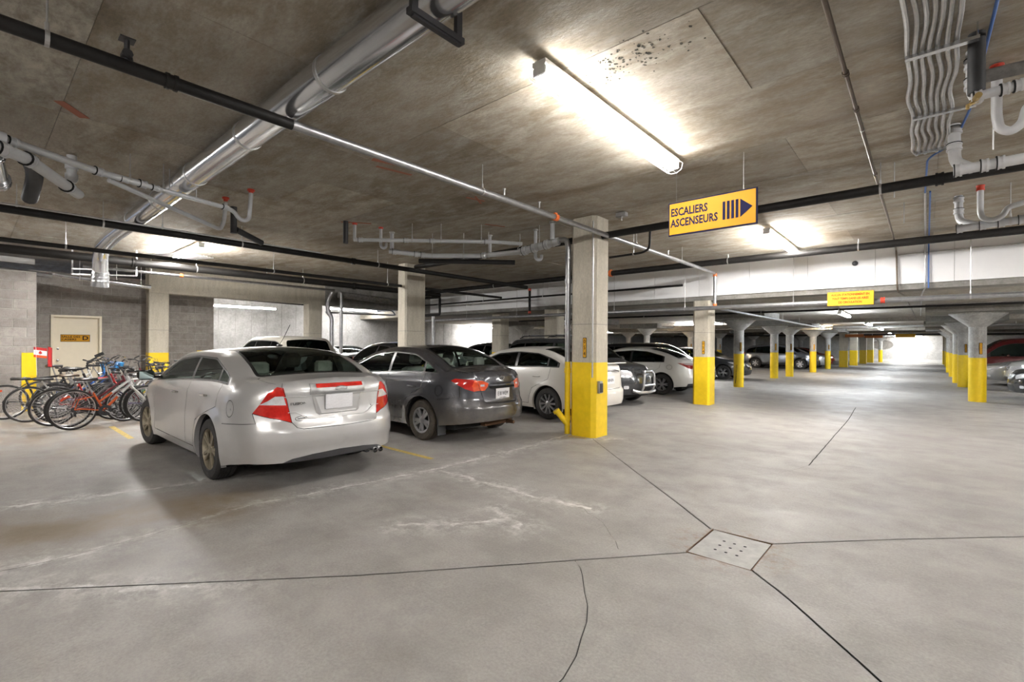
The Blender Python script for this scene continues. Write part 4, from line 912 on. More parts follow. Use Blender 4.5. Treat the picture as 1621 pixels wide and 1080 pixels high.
    def ribbon(s, S, E):
        S = np.asarray(S, float); E = np.asarray(E, float); W_ = s.wall(S, s.ztop(S)); xe, ye, ze = W_[..., 0], W_[..., 1], W_[..., 2]
        x = np.interp(S, s.S, s.P[:, 0]); c = np.interp(x, s.tx, s.tc); bw = np.interp(x, s.tx, s.tb)
        a = np.abs(E); sr_ = np.interp(a*s.yc, s.P[s.S <= s.sc][:, 1], s.S[s.S <= s.sc]); wr = s.wall(sr_, s.ztop(sr_))
        k = s.S >= s.sf; sf_ = np.interp(a*s.yf, s.P[k][::-1, 1], s.S[k][::-1]); wf = s.wall(sf_, s.ztop(sf_))
        w0, w1 = s.wall(s.sc, s.ztop(s.sc)[0]), s.wall(s.sf, s.ztop(s.sf)[0])
        f0 = np.clip(1-(S-s.sc)/.45, 0, 1)**1.5; f1 = np.clip(1-(s.sf-S)/.8, 0, 1)**1.5
        X = xe+(wr[..., 0]-w0[0])*f0+(wf[..., 0]-w1[0])*f1+bw*(1-E*E)
        yy = E*ye; yr = wr[..., 1]*np.sign(E); yy = yy+(yr-yy)*np.where(S <= s.sc+1e-6, 1, 0); yf = wf[..., 1]*np.sign(E); yy = yy+(yf-yy)*np.where(S >= s.sf-1e-6, 1, 0)
        return np.stack([X, yy, ze+c*(1-E*E)*(1-0*E)], -1)
KY = .7
def fine(poly, step):
    out = []
    n = len(poly)
    for i in range(n):
        a, b = poly[i], poly[(i+1) % n]; m = max(1, int(math.dist(a, b)/step))
        for k in range(m): out.append((a[0]+(b[0]-a[0])*k/m, a[1]+(b[1]-a[1])*k/m))
    return out
def rounded(poly, r=.03, k=3):
    out = []; n = len(poly)
    for i in range(n):
        p, a, b = Vector(poly[i]), Vector(poly[i-1]), Vector(poly[(i+1) % n]); u, v = a-p, b-p
        q = min(r, u.length*.4, v.length*.4); A, B = p+u.normalized()*q, p+v.normalized()*q
        for j in range(k+1):
            t = j/k; w_ = A*(1-t)**2+p*2*t*(1-t)+B*t*t; out.append((w_.x, w_.y))
    return out
def build_shell(sp, root):
    B = Body(sp); ds = sp.get('res', .07)
    xa = sorted(set([B.sc, B.sf]+list(np.linspace(0, B.sc, max(4, int(B.sc/ds)+1)))+list(np.linspace(B.sc, B.sf, int((B.sf-B.sc)/ds)+1))+list(np.linspace(B.sf, B.Smax, max(4, int((B.Smax-B.sf)/ds)+1)))))
    ss = []
    for q in xa:
        if not ss or q-ss[-1] > 1e-4: ss.append(float(q))
    zt = B.ztop(ss); bot = lambda q: float(np.interp(np.interp(q, B.S, B.P[:, 0]), B.bot[:, 0], B.bot[:, 1]))
    botr = [bot(q) for q in ss]
    outline = [(q, b_) for q, b_ in zip(ss, botr)]+[(ss[-1], z) for z in np.linspace(botr[-1], zt[-1], 8)[1:-1]]+[(q, z) for q, z in zip(ss[::-1], zt[::-1])]+[(0, z) for z in np.linspace(zt[0], botr[0], 8)[1:-1]]
    def conv(p):
        if p[0] == 'r': return (B.sr(p[1]), p[2])
        if p[0] == 'f': return (B.sfr(p[1]), p[2])
        if p[0] == 'x': return (B.sx(p[1]), p[2])
        return p
    verts, tris, labs = [], [], []
    AR = sp['tr']+sp.get('archgap', .055)
    def emit(P3, T, lab, flip):
        n = sum(len(v) for v in verts); verts.append(P3)
        for t, l in zip(T, lab): tris.append(tuple(i+n for i in (t[::-1] if flip else t))); labs.append(l)
    for sgn in (1, -1):
        feats = []
        for f in sp['wall']:
            lab, poly = f[0], f[1]; opt = f[2] if len(f) > 2 else {}
            if opt.get('side') and opt['side'] != sgn: continue
            pl = [conv(p) for p in poly]
            if opt.get('line'): pl = path_strip(fine_line(pl, .06), opt['line'])
            else:
                if opt.get('round'): pl = rounded(pl, opt['round'])
                pl = fine(pl, ds)
            feats.append((lab, pl))
        for xw in (sp['ra'], sp['fa']):
            c = B.sx(xw); feats.append(('hole', [(c+AR*math.cos(t), max(-.2, sp['tr']+AR*math.sin(t))) for t in np.linspace(-.7, math.pi+.7, 30)]))
        gp = [(q, z) for i, q in enumerate(ss[1:-1]) for z in np.arange(.1, 2.2, ds) if botr[i+1]+.03 < z < zt[i+1]-.03]
        v2, fc = cdt(gp, [outline]+[p for _, p in feats])
        ce = np.array([v2[list(f)].mean(0) for f in fc]); ins = pip(ce, outline); lab = np.array(['body']*len(fc), dtype=object)
        for l, p in feats: lab[pip(ce, p)] = l
        ok = ins & (lab != 'hole')
        P3 = B.wall(v2[:, 0], v2[:, 1])
        if sgn < 0: P3 = P3*np.array([1, -1, 1])
        emit(P3, [f for f, k in zip(fc, ok) if k], lab[ok], flip=(sgn > 0))
        # arch lips
        for xw in (sp['ra'], sp['fa']):
            c = B.sx(xw); ts = np.linspace(-.55, math.pi+.55, 26); q = np.array([(c+AR*math.cos(t), sp['tr']+AR*math.sin(t)) for t in ts]); q = q[q[:, 1] >= .17]
            o_ = B.wall(q[:, 0], q[:, 1]); i_ = o_-np.array([0, .05, 0])+0; i2 = o_-np.array([0, .26, 0])
            if sgn < 0: o_, i_, i2 = [a*np.array([1, -1, 1]) for a in (o_, i_, i2)]
            n = len(q); emit(np.vstack([o_, i_]), [(k, k+1, n+k+1) for k in range(n-1)]+[(k, n+k+1, n+k) for k in range(n-1)], ['body']*(2*n-2), flip=(sgn > 0))
            emit(np.vstack([i_, i2]), [(k, k+1, n+k+1) for k in range(n-1)]+[(k, n+k+1, n+k) for k in range(n-1)], ['arch_liner']*(2*n-2), flip=(sgn > 0))
    # ribbon
    rs = [q for q in ss if B.sc-1e-6 <= q <= B.sf+1e-6]
    e0 = [B.wall(q, B.ztop(q)[0]) for q in ss if q <= B.sc+1e-6]; ye0 = [float(np.interp(q, B.S, B.P[:, 1]))/B.yc for q in ss if q <= B.sc+1e-6]
    ye1 = [float(np.interp(q, B.S, B.P[:, 1]))/B.yf for q in ss if q >= B.sf-1e-6]
    r0 = [(rs[0], e*KY) for e in ye0]; r1 = [(rs[-1], e*KY) for e in ye1]
    row0 = [(a, -b_) for a, b_ in r0[::-1]]+r0[1:]; row1 = r1+[(a, -b_) for a, b_ in r1[::-1][1:]]
    outl = row0+[(q, KY) for q in rs[1:-1]]+row1+[(q, -KY) for q in rs[1:-1][::-1]]
    feats = []
    for f in sp['ribbon']:
        lab, poly = f[0], f[1]; opt = f[2] if len(f) > 2 else {}; pl = [(B.sx(a), b_*KY) for a, b_ in poly]
        if opt.get('line'): pl = path_strip(fine_line(pl, .06), opt['line'])
        else:
            if opt.get('round'): pl = rounded(pl, opt['round'])
            pl = fine(pl, ds)
        feats.append((lab, pl))
    gp = [(q, y) for q in rs[1:-1] for y in np.arange(-.63, .64, max(.07, ds))]
    v2, fc = cdt(gp, [outl]+[p for _, p in feats]); ce = np.array([v2[list(f)].mean(0) for f in fc]); ins = pip(ce, outl); lab = np.array(['body']*len(fc), dtype=object)
    for l, p in feats: lab[pip(ce, p)] = l
    emit(B.ribbon(v2[:, 0], v2[:, 1]/KY), [f for f, k in zip(fc, ins) if k], lab[ins], flip=False)
    V = np.vstack(verts); key = {}; remap = np.empty(len(V), int); uniq = []
    for i, p in enumerate(V):
        k = (round(p[0], 3), round(p[1], 3), round(p[2], 3))
        if k not in key: key[k] = len(uniq); uniq.append(p)
        remap[i] = key[k]
    V = np.array(uniq); T = np.array([[remap[j] for j in t] for t in tris]); labs = np.array(labs, dtype=object)
    g = (T[:, 0] != T[:, 1]) & (T[:, 1] != T[:, 2]) & (T[:, 0] != T[:, 2]); T, labs = T[g], labs[g]
    fn = np.cross(V[T[:, 1]]-V[T[:, 0]], V[T[:, 2]]-V[T[:, 0]]); VN = np.zeros_like(V)
    for k in range(3): np.add.at(VN, T[:, k], fn)
    VN /= np.linalg.norm(VN, axis=1)[:, None]+1e-12
    mats = sp['mats']; parts = {}
    ONE = ('body', 'gap')
    jobs = []
    for l in sorted(set(labs)):
        t_ = T[labs == l]
        if l in ONE: jobs.append((l, t_)); continue
        par = {}
        def fnd(a):
            while par.setdefault(a, a) != a: par[a] = par[par[a]]; a = par[a]
            return a
        for f in t_:
            a, b_, c = (fnd(int(q)) for q in f); par[b_] = a; par[fnd(c)] = fnd(a)
        rt = np.array([fnd(int(f[0])) for f in t_])
        for u_ in sorted(set(rt)): jobs.append((l, t_[rt == u_]))
    for l, t in jobs:
        if len(t) < 2: continue
        used, inv = np.unique(t, return_inverse=True); vv = V[used].copy(); nn = VN[used]
        if l == 'gap': vv = vv-nn*.010
        if l in sp.get('sink', {}): vv = vv-nn*sp['sink'][l]
        me = bpy.data.meshes.new(l); me.from_pydata([tuple(p) for p in vv], [], [tuple(int(a) for a in f) for f in inv.reshape(-1, 3)])
        me.polygons.foreach_set('use_smooth', [True]*len(me.polygons)); me.materials.append(M[mats.get(l, mats['body'])]); me.update()
        me.normals_split_custom_set_from_vertices([tuple(p) for p in nn])
        o = link(NAMES.get(l, l), me, root)
        if l == 'gap': o['kind'] = 'stuff'
        parts.setdefault(l, []).append(o)
    sp['_B'] = B; return B, parts
NAMES = {'gap': 'panel_gaps', 'body': 'body_shell', 'glass': 'side_glass', 'trim': 'window_trim', 'taillight_outer': 'taillight'}
def fine_line(pts, step):
    out = []
    for a, b in zip(pts[:-1], pts[1:]):
        m = max(1, int(math.dist(a, b)/step)); out += [(a[0]+(b[0]-a[0])*k/m, a[1]+(b[1]-a[1])*k/m) for k in range(m)]
    out.append(pts[-1]); return out
# ---- wheels
def spoke_poly(mb, a, r0, r1, w0, w1, d0, d1, th=.018):
    c, s = math.cos(a), math.sin(a); vs = []
    for r, w_, d in ((r0, w0, d0), (r1, w1, d1)):
        for sg in (-1, 1):
            x, z = r*c-sg*w_*s, r*s+sg*w_*c; vs += [(x, d, z), (x*.98, d-th, z*.98)]
    mb.add(vs, [(0, 2, 6, 4), (0, 4, 5, 1), (2, 3, 7, 6), (4, 6, 7, 5), (1, 5, 7, 3), (0, 1, 3, 2)])
def make_wheel(R_, rim, w_, style, tmat, rmat, name='wheel'):
    """wheel centred on origin, outer face towards +y"""
    h = w_/2; m = MB()
    prof = [(rim*.99, -h+.012), (rim+.01, -h), (R_-.03, -h), (R_-.008, -h+.018), (R_, -h+.035)]
    nt = 4
    for k in range(nt):
        y0 = -h+.04+(w_-.08)*k/nt; y1 = -h+.04+(w_-.08)*(k+1)/nt; prof += [(R_, y0+.004), (R_, y1-.004), (R_-.007, y1-.003), (R_-.007, y1+.002)]
    prof += [(R_, h-.035), (R_-.008, h-.018), (R_-.03, h), (rim+.01, h), (rim*.99, h-.012)]
    m.lathe(prof, (0, 0, 0), (0, 1, 0), 36); wheel = m.build(name, M[tmat], None, True)
    m = MB(); f = h-.012
    m.lathe([(rim*.99, -f), (rim*.93, -f+.02), (rim*.90, f-.05), (rim*.97, f-.006), (rim*1.0, f+.004), (rim*1.005, f-.004)], (0, 0, 0), (0, 1, 0), 36)
    hub = f-.012
    if style == 'split5':
        for k in range(5):
            a = k*2*math.pi/5+.3
            for da in (-.16, .16): spoke_poly(m, a+da, .05, rim*.97, .014, .017, hub, f-.004)
            spoke_poly(m, a, .04, rim*.55, .030, .012, hub, hub-.004)
    elif style == 'cap5':
        for k in range(5):
            a = k*2*math.pi/5+.35
            for da in (-.20, .20): spoke_poly(m, a+da, .05, rim*.95, .022, .026, hub, f-.004)
        m.lathe([(rim*.84, f-.01), (rim*.92, f-.001), (rim*.98, f+.002)], (0, 0, 0), (0, 1, 0), 36)
    elif style == 'ten':
        for k in range(10): spoke_poly(m, k*math.pi/5, .045, rim*.96, .016, .022, hub, f-.004)
    else:
        for k in range(6):
            for da in (-.15, .15): spoke_poly(m, k*math.pi/3+da, .045, rim*.96, .013, .018, hub, f-.004)
    m.lathe([(0, hub+.012), (.028, hub+.011), (.055, hub+.002), (.06, hub-.02)], (0, 0, 0), (0, 1, 0), 20)
    rim_o = m.build('rim', M[rmat], wheel, True)
    m = MB(); m.lathe([(0, f-.07), (rim*.72, f-.07), (rim*.72, f-.085), (0, f-.085)], (0, 0, 0), (0, 1, 0), 24); m.build('brake_disc', M['dark_metal'], wheel, True)
    m = MB(); m.lathe([(0, -f+.01), (rim*.97, -f+.01)], (0, 0, 0), (0, 1, 0), 24); m.build('wheel_back', M['gap'], wheel)
    return wheel
WH = {}
def add_wheels(root, sp, steer=0):
    key = (sp['tr'], sp.get('rim', .21), sp.get('wstyle', 'split5'), sp.get('wm', 'alloy'), sp.get('tm', 'rubber'))
    if key not in WH: WH[key] = make_wheel(key[0], key[1], .215, key[2], key[4], key[3]); first = True
    else: first = False
    tw = sp['W']/2-.125
    for i, (x, s) in enumerate(((sp['ra'], 1), (sp['ra'], -1), (sp['fa'], 1), (sp['fa'], -1))):
        if first and i == 0: o = WH[key]; o.parent = root
        else: o = copy_tree(WH[key], root)
        o.location = (x, s*tw, sp['tr']); o.rotation_euler = (0, rnd.uniform(0, 1), (0 if s > 0 else math.pi)+(steer if x == sp['fa'] else 0))
def seat_mb(w_=.50, back=.60, head=True):
    m = MB(); m.box((0, 0, .28), (.50, w_, .16), bev=.04)
    rot = Matrix.Rotation(R(-14), 3, 'Y'); m.box((-.30, 0, .28+back*.52), (.14, w_*.95, back), rot, bev=.04)
    if head: m.box((-.42, 0, .36+back+.08), (.10, w_*.52, .19), rot, bev=.04)
    return m
def furnish(root, sp):
    mt_ = sp.get('seatmat', 'seat_dark'); xs = sp.get('seat_x', sp['fa']-1.45); W_ = sp['W']
    MB().b2((sp['ra']-.55, -W_/2+.22, .20), (sp['fa']+.55, W_/2-.22, .27)).build('underbody', M['gap'], root)
    m = MB(); m.b2((sp['ra']+.1, -W_/2+.16, .27), (sp['fa']-.45, W_/2-.16, .33)); m.b2((.3, -W_/2+.2, .30), (sp['ra']+.15, W_/2-.2, sp['deck']-.16))
    m.b2((sp['fa']-.45, -W_/2+.2, .3), (sp['L']-.4, W_/2-.25, .60)); m.build('cabin_floor', M['cabin'], root)
    for y in (-.37, .37): 
        o = seat_mb().build('front_seat', M[mt_], root); o.location = (xs, y, .22)
    o = seat_mb(1.25, .56, False).build('rear_seat', M[mt_], root); o.location = (sp['ra']+.42, 0, .22)
    for y in (-.40, .40):
        MB().box((0, 0, 0), (.09, .24, .16), bev=.03).build('headrest', M[mt_], o).location = (-.42, y, .98)
    m = MB(); m.box((sp['fa']-.62, 0, sp['dash']-.10), (.42, W_-.42, .22), bev=.06); m.build('dashboard', M['cabin'], root)
    m = MB(); m.tube([(xs+.42+.06*math.sin(t)*.5, sp.get('drv', 1)*.37+.18*math.cos(t), sp['dash']-.10+.18*math.sin(t)) for t in [k*math.pi/8 for k in range(16)]], .014, 6, closed=True)
    m.bar((xs+.42, sp.get('drv', 1)*.37-.17, sp['dash']-.10), (xs+.42, sp.get('drv', 1)*.37+.17, sp['dash']-.10), .03, .02); m.build('steering_wheel', M['trim'], root)
def mirror(root, x, y, z, s, mat, sc_=1):
    m = MB(); m.box((0, s*.06*sc_, 0), (.10*sc_, .20*sc_, .135*sc_), bev=.035); m.box((.02, -s*.07, -.03), (.06, .12, .04), bev=.01)
    o = m.build('side_mirror', M[mat], root, True); o.location = (x, y, z)
    MB().box((-.052*sc_, s*.062*sc_, 0), (.006, .165*sc_, .105*sc_), bev=.002).build('mirror_glass', M['mirror'], o)
def handle(root, p, mat, ln=.20):
    m = MB(); m.tube([(p[0]-ln/2, p[1]*.995, p[2]), (p[0]-ln/2+.02, p[1]*1.022, p[2]+.002), (p[0]+ln/2-.02, p[1]*1.022, p[2]+.002), (p[0]+ln/2, p[1]*.995, p[2])], [.010, .014, .014, .010], 8)
    m.build('door_handle', M[mat], root, True)
def wall_pt(B, s_, z, sgn=1, out=0.0):
    p = B.wall(s_, z); q = B.wall(s_+.01, z); r_ = B.wall(s_, z+.01); n = np.cross(r_-p, q-p); n /= np.linalg.norm(n)
    if np.dot(n, [0, 1, 0]) < 0 and abs(n[1]) > .5: n = -n
    if abs(n[1]) <= .5:
        want = -1 if s_ < B.Smax/2 else 1
        if n[0]*want < 0: n = -n
    p = p+n*out; m = np.array([1, sgn, 1]); return Vector(p*m), Vector(n*m)
def plate(root, x, z, txt, tilt=0, mat='plate_white', yaw=math.pi, sc_=1):
    """registration plate; faces -x (rear) when yaw = pi"""
    o = empty('registration_plate', (x, 0, z)); o.parent = root
    d = -1 if yaw else 1
    me = MB().b2((-.004, -.155, -.078), (.004, .155, .078), bev=.002).build('plate', M[mat], root); me.location = (x, 0, z); me.rotation_euler = (0, tilt*d, 0); bpy.data.objects.remove(o)
    if txt:
        a = put_text(txt, .088, M['ink'], me, (d*.0055, 0, -.004), (0, -1 if d < 0 else 1, 0), (0, 0, 1), sx=.66)
    return me
def gaps(paths, wd=.007): return [('gap', p, {'line': wd}) for p in paths]
# ---------------------------------------------------------------- silver sedan, nearest
paint('paint_silver', (.55, .55, .55), .33, .45, (.40, .37, .33), .30)
paint('paint_graphite', (.062, .066, .082), .26, .5, (.26, .23, .19), .62)
paint('paint_white', (.70, .68, .64), .3, .05, (.42, .38, .32), .30)
paint('paint_white2', (.74, .74, .72), .25, .05, (.42, .38, .32), .15)
paint('paint_darkgrey', (.055, .06, .068), .22, .5, (.2, .18, .15), .3)
paint('paint_black', (.012, .013, .016), .18, .2, (.12, .11, .10), .3)
paint('paint_bluegrey', (.17, .19, .23), .22, .5, (.3, .28, .25), .2)
paint('paint_silver2', (.50, .51, .52), .25, .5, (.3, .28, .25), .2)
paint('paint_champagne', (.38, .36, .31), .3, .4, (.3, .28, .25), .3)
paint('paint_red', (.085, .006, .008), .25, .2, (.16, .1, .08), .3)
paint('paint_red2', (.34, .015, .012), .25, .2, (.2, .12, .08), .2)
def sedan(**k):
    """default four-door saloon; x runs forward from the rear bumper"""
    L = k.get('L', 4.6); sp = dict(L=L, W=1.80, ra=1.05, fa=3.72, tr=.32, rim=.205, deck=1.05, dash=.98,
        top=[(0, 1.02, .05, 0), (.35, 1.07, .04, 0), (.72, 1.10, .04, -.05), (1.05, 1.235, .055, -.09), (1.5, 1.375, .06, -.03), (2.1, 1.405, .055, 0), (2.65, 1.33, .07, .08), (3.05, 1.16, .09, .12), (3.42, .985, .06, .08), (3.7, .94, .05, 0), (4.3, .82, .06, 0), (L, .70, .05, 0)],
        belt=[(0, .95), (.9, .985), (2.0, .96), (3.4, .90), (4.0, .86), (L, .70)],
        bottom=[(0, .30), (.5, .26), (.8, .22), (3.9, .20), (4.2, .20), (L, .20)],
        rear=[(.2, .09), (.3, .04), (.45, .0), (.6, .015), (.66, .05), (.75, .065), (1.0, .11), (1.1, .16), (1.3, .2)],
        front=[(.15, .08), (.3, .02), (.45, 0), (.6, .02), (.75, .10), (.9, .22)], ar=.8, af=1.1)
    sp.update(k); return sp
def std_sedan_feats(sp, q=None):
    """side glass, doors, lamps and shut lines laid out from a few positions"""
    q = q or {}; bz = lambda x: float(np.interp(x, *np.array(sp['belt']).T)); tx = np.array([(p[0], p[1]) for p in sp['top']]); tz = lambda x: float(np.interp(x, *tx.T))
    xr, xb, xf = q.get('xr', 1.02), q.get('xb', 2.02), q.get('xf', 3.35); up = q.get('up', .065); e = .022
    xs = list(np.linspace(xr, xf, 22)); topw = [('x', x, max(bz(x)+.03, tz(x)-up)) for x in xs]
    dlo = [('x', x, bz(x)+.012) for x in np.linspace(xr, xf, 12)]+topw[::-1]
    def pane(a, b_):
        xx = np.linspace(a, b_, 10); return [('x', x, bz(x)+.012+e) for x in xx]+[('x', x, max(bz(x)+.04, tz(x)-up-e)) for x in xx[::-1]]
    w_ = [('trim', dlo)]
    xq = q.get('xq')
    if xq: w_ += [('glass', pane(xr+.06, xq-.02)), ('glass', pane(xq+.02, xb-.035))]
    else: w_ += [('glass', pane(xr+.06, xb-.035))]
    w_ += [('glass', pane(xb+.035, xf-.12))]
    ra, fa, tr = sp['ra'], sp['fa'], sp['tr']; ag = tr+.055
    dr = q.get('xdr', xr+.12)
    w_ += gaps([[('x', xb, bz(xb)+.01), ('x', xb+.02, .60), ('x', xb, .30)],
                [('x', dr-.02, bz(dr)+.01), ('x', dr+.02, .82), ('x', ra+ag+.02, .62), ('x', ra+ag+.10, .42), ('x', ra+ag+.12, .30)],
                [('x', xf-.06, bz(xf)+.0), ('x', fa-ag-.06, .70), ('x', fa-ag-.12, .45), ('x', fa-ag-.10, .30)],
                [('x', ra+ag+.12, .30), ('x', xb, .30), ('x', fa-ag-.10, .30)]])
    return w_
def finish(root, sp, B, parts):
    add_wheels(root, sp, sp.get('steer', 0)); furnish(root, sp)
    for s in (1, -1):
        for x in sp.get('handles', ()):
            p, n = wall_pt(B, B.sx(x[0]), x[1], s); handle(root, p, sp.get('hmat', 'chrome'))
        if 'mir' in sp:
            x, z = sp['mir']; p, n = wall_pt(B, B.sx(x), z, s); mirror(root, p.x, p.y+s*.10, z+.03, s, sp['mirmat'])
def place_car(root, X, Y, yaw, label, group=None):
    root.location = (X, Y, 0); root.rotation_euler = (0, 0, yaw); tag(root, label, 'car', group)
def silver_sedan():
    root = empty('sedan_car'); L = 4.84
    sp = sedan(L=L, W=1.86, ra=1.20, fa=3.93, tr=.335, rim=.222, deck=1.05, dash=.99, res=.055, ar=.85, nr=3.0, af=1.2,
        top=[(0, 1.045, .065, 0), (.20, 1.075, .055, 0), (.40, 1.095, .045, -.03), (.66, 1.13, .045, -.09), (.95, 1.25, .06, -.10), (1.42, 1.385, .06, -.05), (2.1, 1.40, .05, 0), (2.75, 1.35, .06, .06), (3.2, 1.19, .085, .12), (3.62, 1.01, .06, .10), (3.9, .95, .05, 0), (4.5, .82, .06, 0), (L, .70, .05, 0)],
        belt=[(0, .98), (.55, 1.035), (1.2, 1.06), (2.2, 1.03), (3.5, .95), (4.2, .86), (L, .70)],
        bottom=[(0, .30), (.35, .30), (.62, .26), (.8, .22), (3.4, .20), (4.4, .19), (L, .2)],
        side=[(.15, .05), (.26, .02), (.34, .004), (.5, 0), (.68, .004), (.82, .016), (.93, .022), (1.02, .055), (1.1, .075)],
        rear=[(.2, .10), (.28, .055), (.34, .045), (.43, .030), (.462, 0), (.60, .0), (.655, .012), (.675, .055), (.70, .062), (.80, .085), (.90, .085), (.985, .080), (1.01, .075), (1.06, .072), (1.12, .13), (1.3, .16)],
        lean=(.24, .42), seatmat='seat_grey', mats=dict(body='paint_silver', trim='trim', glass='glass_mid', rear_window='glass_mid', windshield='glass_clear', window_border='trim', gap='gap', taillight='tail_red', reverse_lamp='lamp_clear',
        diffuser='plastic', arch_liner='gap', garnish_strip='tail_red', handle_shadow='plastic', crease='paint_silver', headlight='lamp_clear', grille='trim', keyhole='ink'),
        handles=((1.37, .915), (2.45, .88)), mir=(3.42, 1.02), mirmat='trim', steer=R(5), wstyle='split5', wm='alloy_dirty', tm='rubber', hmat='chrome')
    w_ = std_sedan_feats(sp, dict(xr=.80, xb=1.98, xf=3.50, xq=1.10, xdr=.98, up=.055))
    # tail lamps wrap round the corner
    lamp = [('r', .50, .695), ('r', .60, .73), ('r', .70, .755), ('x', .30, .80), ('x', .23, .90), ('r', .72, 1.0), ('r', .645, 1.06), ('r', .585, 1.05), ('r', .555, .93)]
    w_ += [('taillight', lamp), ('reverse_lamp', [('r', .56, .875), ('r', .585, .965), ('r', .66, .965), ('r', .72, .92), ('x', .24, .885)])]
    w_ += gaps([[('r', 0, .628), ('r', .40, .634), ('r', .46, .650), ('r', .505, .70), ('r', .555, .93), ('r', .60, 1.06), ('r', .60, 1.20)],
                [('x', .30, .80), ('x', .26, .70), ('x', .50, .685), ('x', .78, .665)], [('r', .50, .695), ('r', .60, .73), ('r', .70, .755), ('x', .30, .80)],
                [('x', .62+.075*math.cos(t), .83+.085*math.sin(t)) for t in np.linspace(0, 2*math.pi, 17)]], .006)[:]
    w_ += [('diffuser', [('r', 0, .25), ('r', .62, .25), ('r', .60, .295), ('r', .50, .335), ('r', .3, .36), ('r', 0, .372)]), ('keyhole', [('r', .435+.008*math.cos(t), .80+.008*math.sin(t)) for t in np.linspace(0, 2*math.pi, 7)[:-1]], {'side': -1}), ('keyhole', [('x', .60, .815), ('x', .605, .815), ('x', .605, .835), ('x', .60, .835)])]
    w_ += [('headlight', [('x', 4.15, .74), ('x', 4.3, .66), ('f', .50, .60), ('f', .5, .70), ('x', 4.45, .76)]), ('grille', [('f', 0, .42), ('f', .5, .45), ('f', .42, .66), ('f', 0, .68)])]
    sp['wall'] = w_
    sp['ribbon'] = [('window_border', [(.62, -.80), (.62, .80), (1.44, .84), (1.44, -.84)], {'round': .05}), ('rear_window', [(.665, -.76), (.665, .76), (1.40, .80), (1.40, -.80)], {'round': .05}),
                    ('window_border', [(2.72, -.86), (2.72, .86), (3.60, .93), (3.60, -.93)], {'round': .04}), ('windshield', [(2.76, -.82), (2.76, .82), (3.54, .90), (3.54, -.90)], {'round': .04})]
    sp['ribbon'] += gaps([[(.20, -.90), (.56, -.83), (.60, -.78), (.60, .78), (.56, .83), (.20, .90)], [(3.64, -.93), (4.45, -.85)], [(3.64, .93), (4.45, .85)]])
    B, parts = build_shell(sp, root); finish(root, sp, B, parts)
    [q.__setitem__('label', 'red wraparound tail lamp') for q in parts['taillight']]
    # chrome belt line, garnish over the plate, plate recess, emblem, lettering, sticker
    m = MB()
    for s in (1, -1):
        pts = [wall_pt(B, B.sx(x), float(np.interp(x, *np.array(sp['belt']).T))+.016, s, .004)[0] for x in np.linspace(.86, 3.45, 24)]; m.tube(pts, .006, 5)
    m.build('belt_moulding', M['alloy'], root, True)
    xr = lambda z, y=0: float(B.wall(B.sr(abs(y)), z)[0])
    g = MB(); ys = np.linspace(-.31, .31, 15); secs = []
    for y in ys:
        e_ = 1-max(0, abs(y)-.26)/.05*.6; x0 = xr(1.0, y); secs.append([(xr(1.075, y)+.03, y, 1.085), (xr(1.075, y)-.030*e_, y, 1.078), (x0-.052*e_, y, 1.030), (x0-.050*e_, y, .998), (x0-.015, y, .975), (x0+.02, y, .965)])
    n = len(secs[0]); vs = [p for s_ in secs for p in s_]; fs = [(i*n+k, (i+1)*n+k, (i+1)*n+k+1, i*n+k+1) for i in range(len(ys)-1) for k in range(n-1)]
    g.add(vs, fs+[tuple(range(n)), tuple(range(len(vs)-1, len(vs)-n-1, -1))]); go = g.build('trunk_garnish', M['paint_silver'], root, True)
    st = MB(); vs = [(p[0]-.004, p[1], p[2]+.003) for s_ in secs[1:-1] for p in s_[:2]]+[]; vs = []
    for s_ in secs[1:-1]: a, b_ = Vector(s_[1]), Vector(s_[2]); vs += [tuple(a+Vector((-.004, 0, .004))), tuple(a.lerp(b_, .8)+Vector((-.005, 0, .002)))]
    k = len(vs)//2; st.add(vs, [(2*i, 2*i+2, 2*i+3, 2*i+1) for i in range(k-1)]); st.build('brake_strip', M['tail_red'], go, True, label='red strip along the garnish')
    em = MB().lathe([(0, .012), (.03, .010), (.038, 0)], (xr(1.0)-.054, 0, 1.025), (-1, 0, 0), 20); em.v = [(x, y*1.9, (z-1.025)*.72+1.025) for x, y, z in em.v]; em.build('oval_emblem', M['alloy'], go, True)
    rc = MB(); 
    fr_ = [(-.285, .955), (.285, .955), (.245, .775), (.215, .755), (-.215, .755), (-.245, .775)]
    rc.add([(xr(z, y)-.003, y, z) for y, z in fr_]+[(xr(z, y)-.014, y*.90, .865+(z-.865)*.88) for y, z in fr_], [(i, (i+1) % 6, (i+1) % 6+6, i+6) for i in range(6)]); rc.add([(xr(z, y)-.010, y*.90, .865+(z-.865)*.88) for y, z in fr_], [(0, 1, 2, 3, 4, 5)])
    rc.build('plate_recess', M['paint_silver'], root)
    plate(root, xr(.88)-.024, .885, None, .02, 'plate_blur')['label'] = 'blurred pale registration plate'
    # raised lid pressing line
    ln = MB()
    for s in (1, -1):
        ln.tube(arc3([(xr(.80, .5)-.004, s*.52, .80), (xr(.80, .44)-.006, s*.44, .80), (xr(.73, .34)-.006, s*.34, .725), (xr(.72, 0)-.006, 0, .715)], .06), .0035, 5)
        ln.tube([(xr(.955, y)-.001, s*y, .955) for y in np.linspace(.30, .56, 6)], .0035, 5)
    ln.build('lid_crease', M['paint_silver'], root, True)
    put_text('FUSION', .036, M['dark_metal'], root, (xr(.88, .42)-.006, .42, .885), (0, -1, 0), (0, 0, 1), sx=1.35, ext=.003)
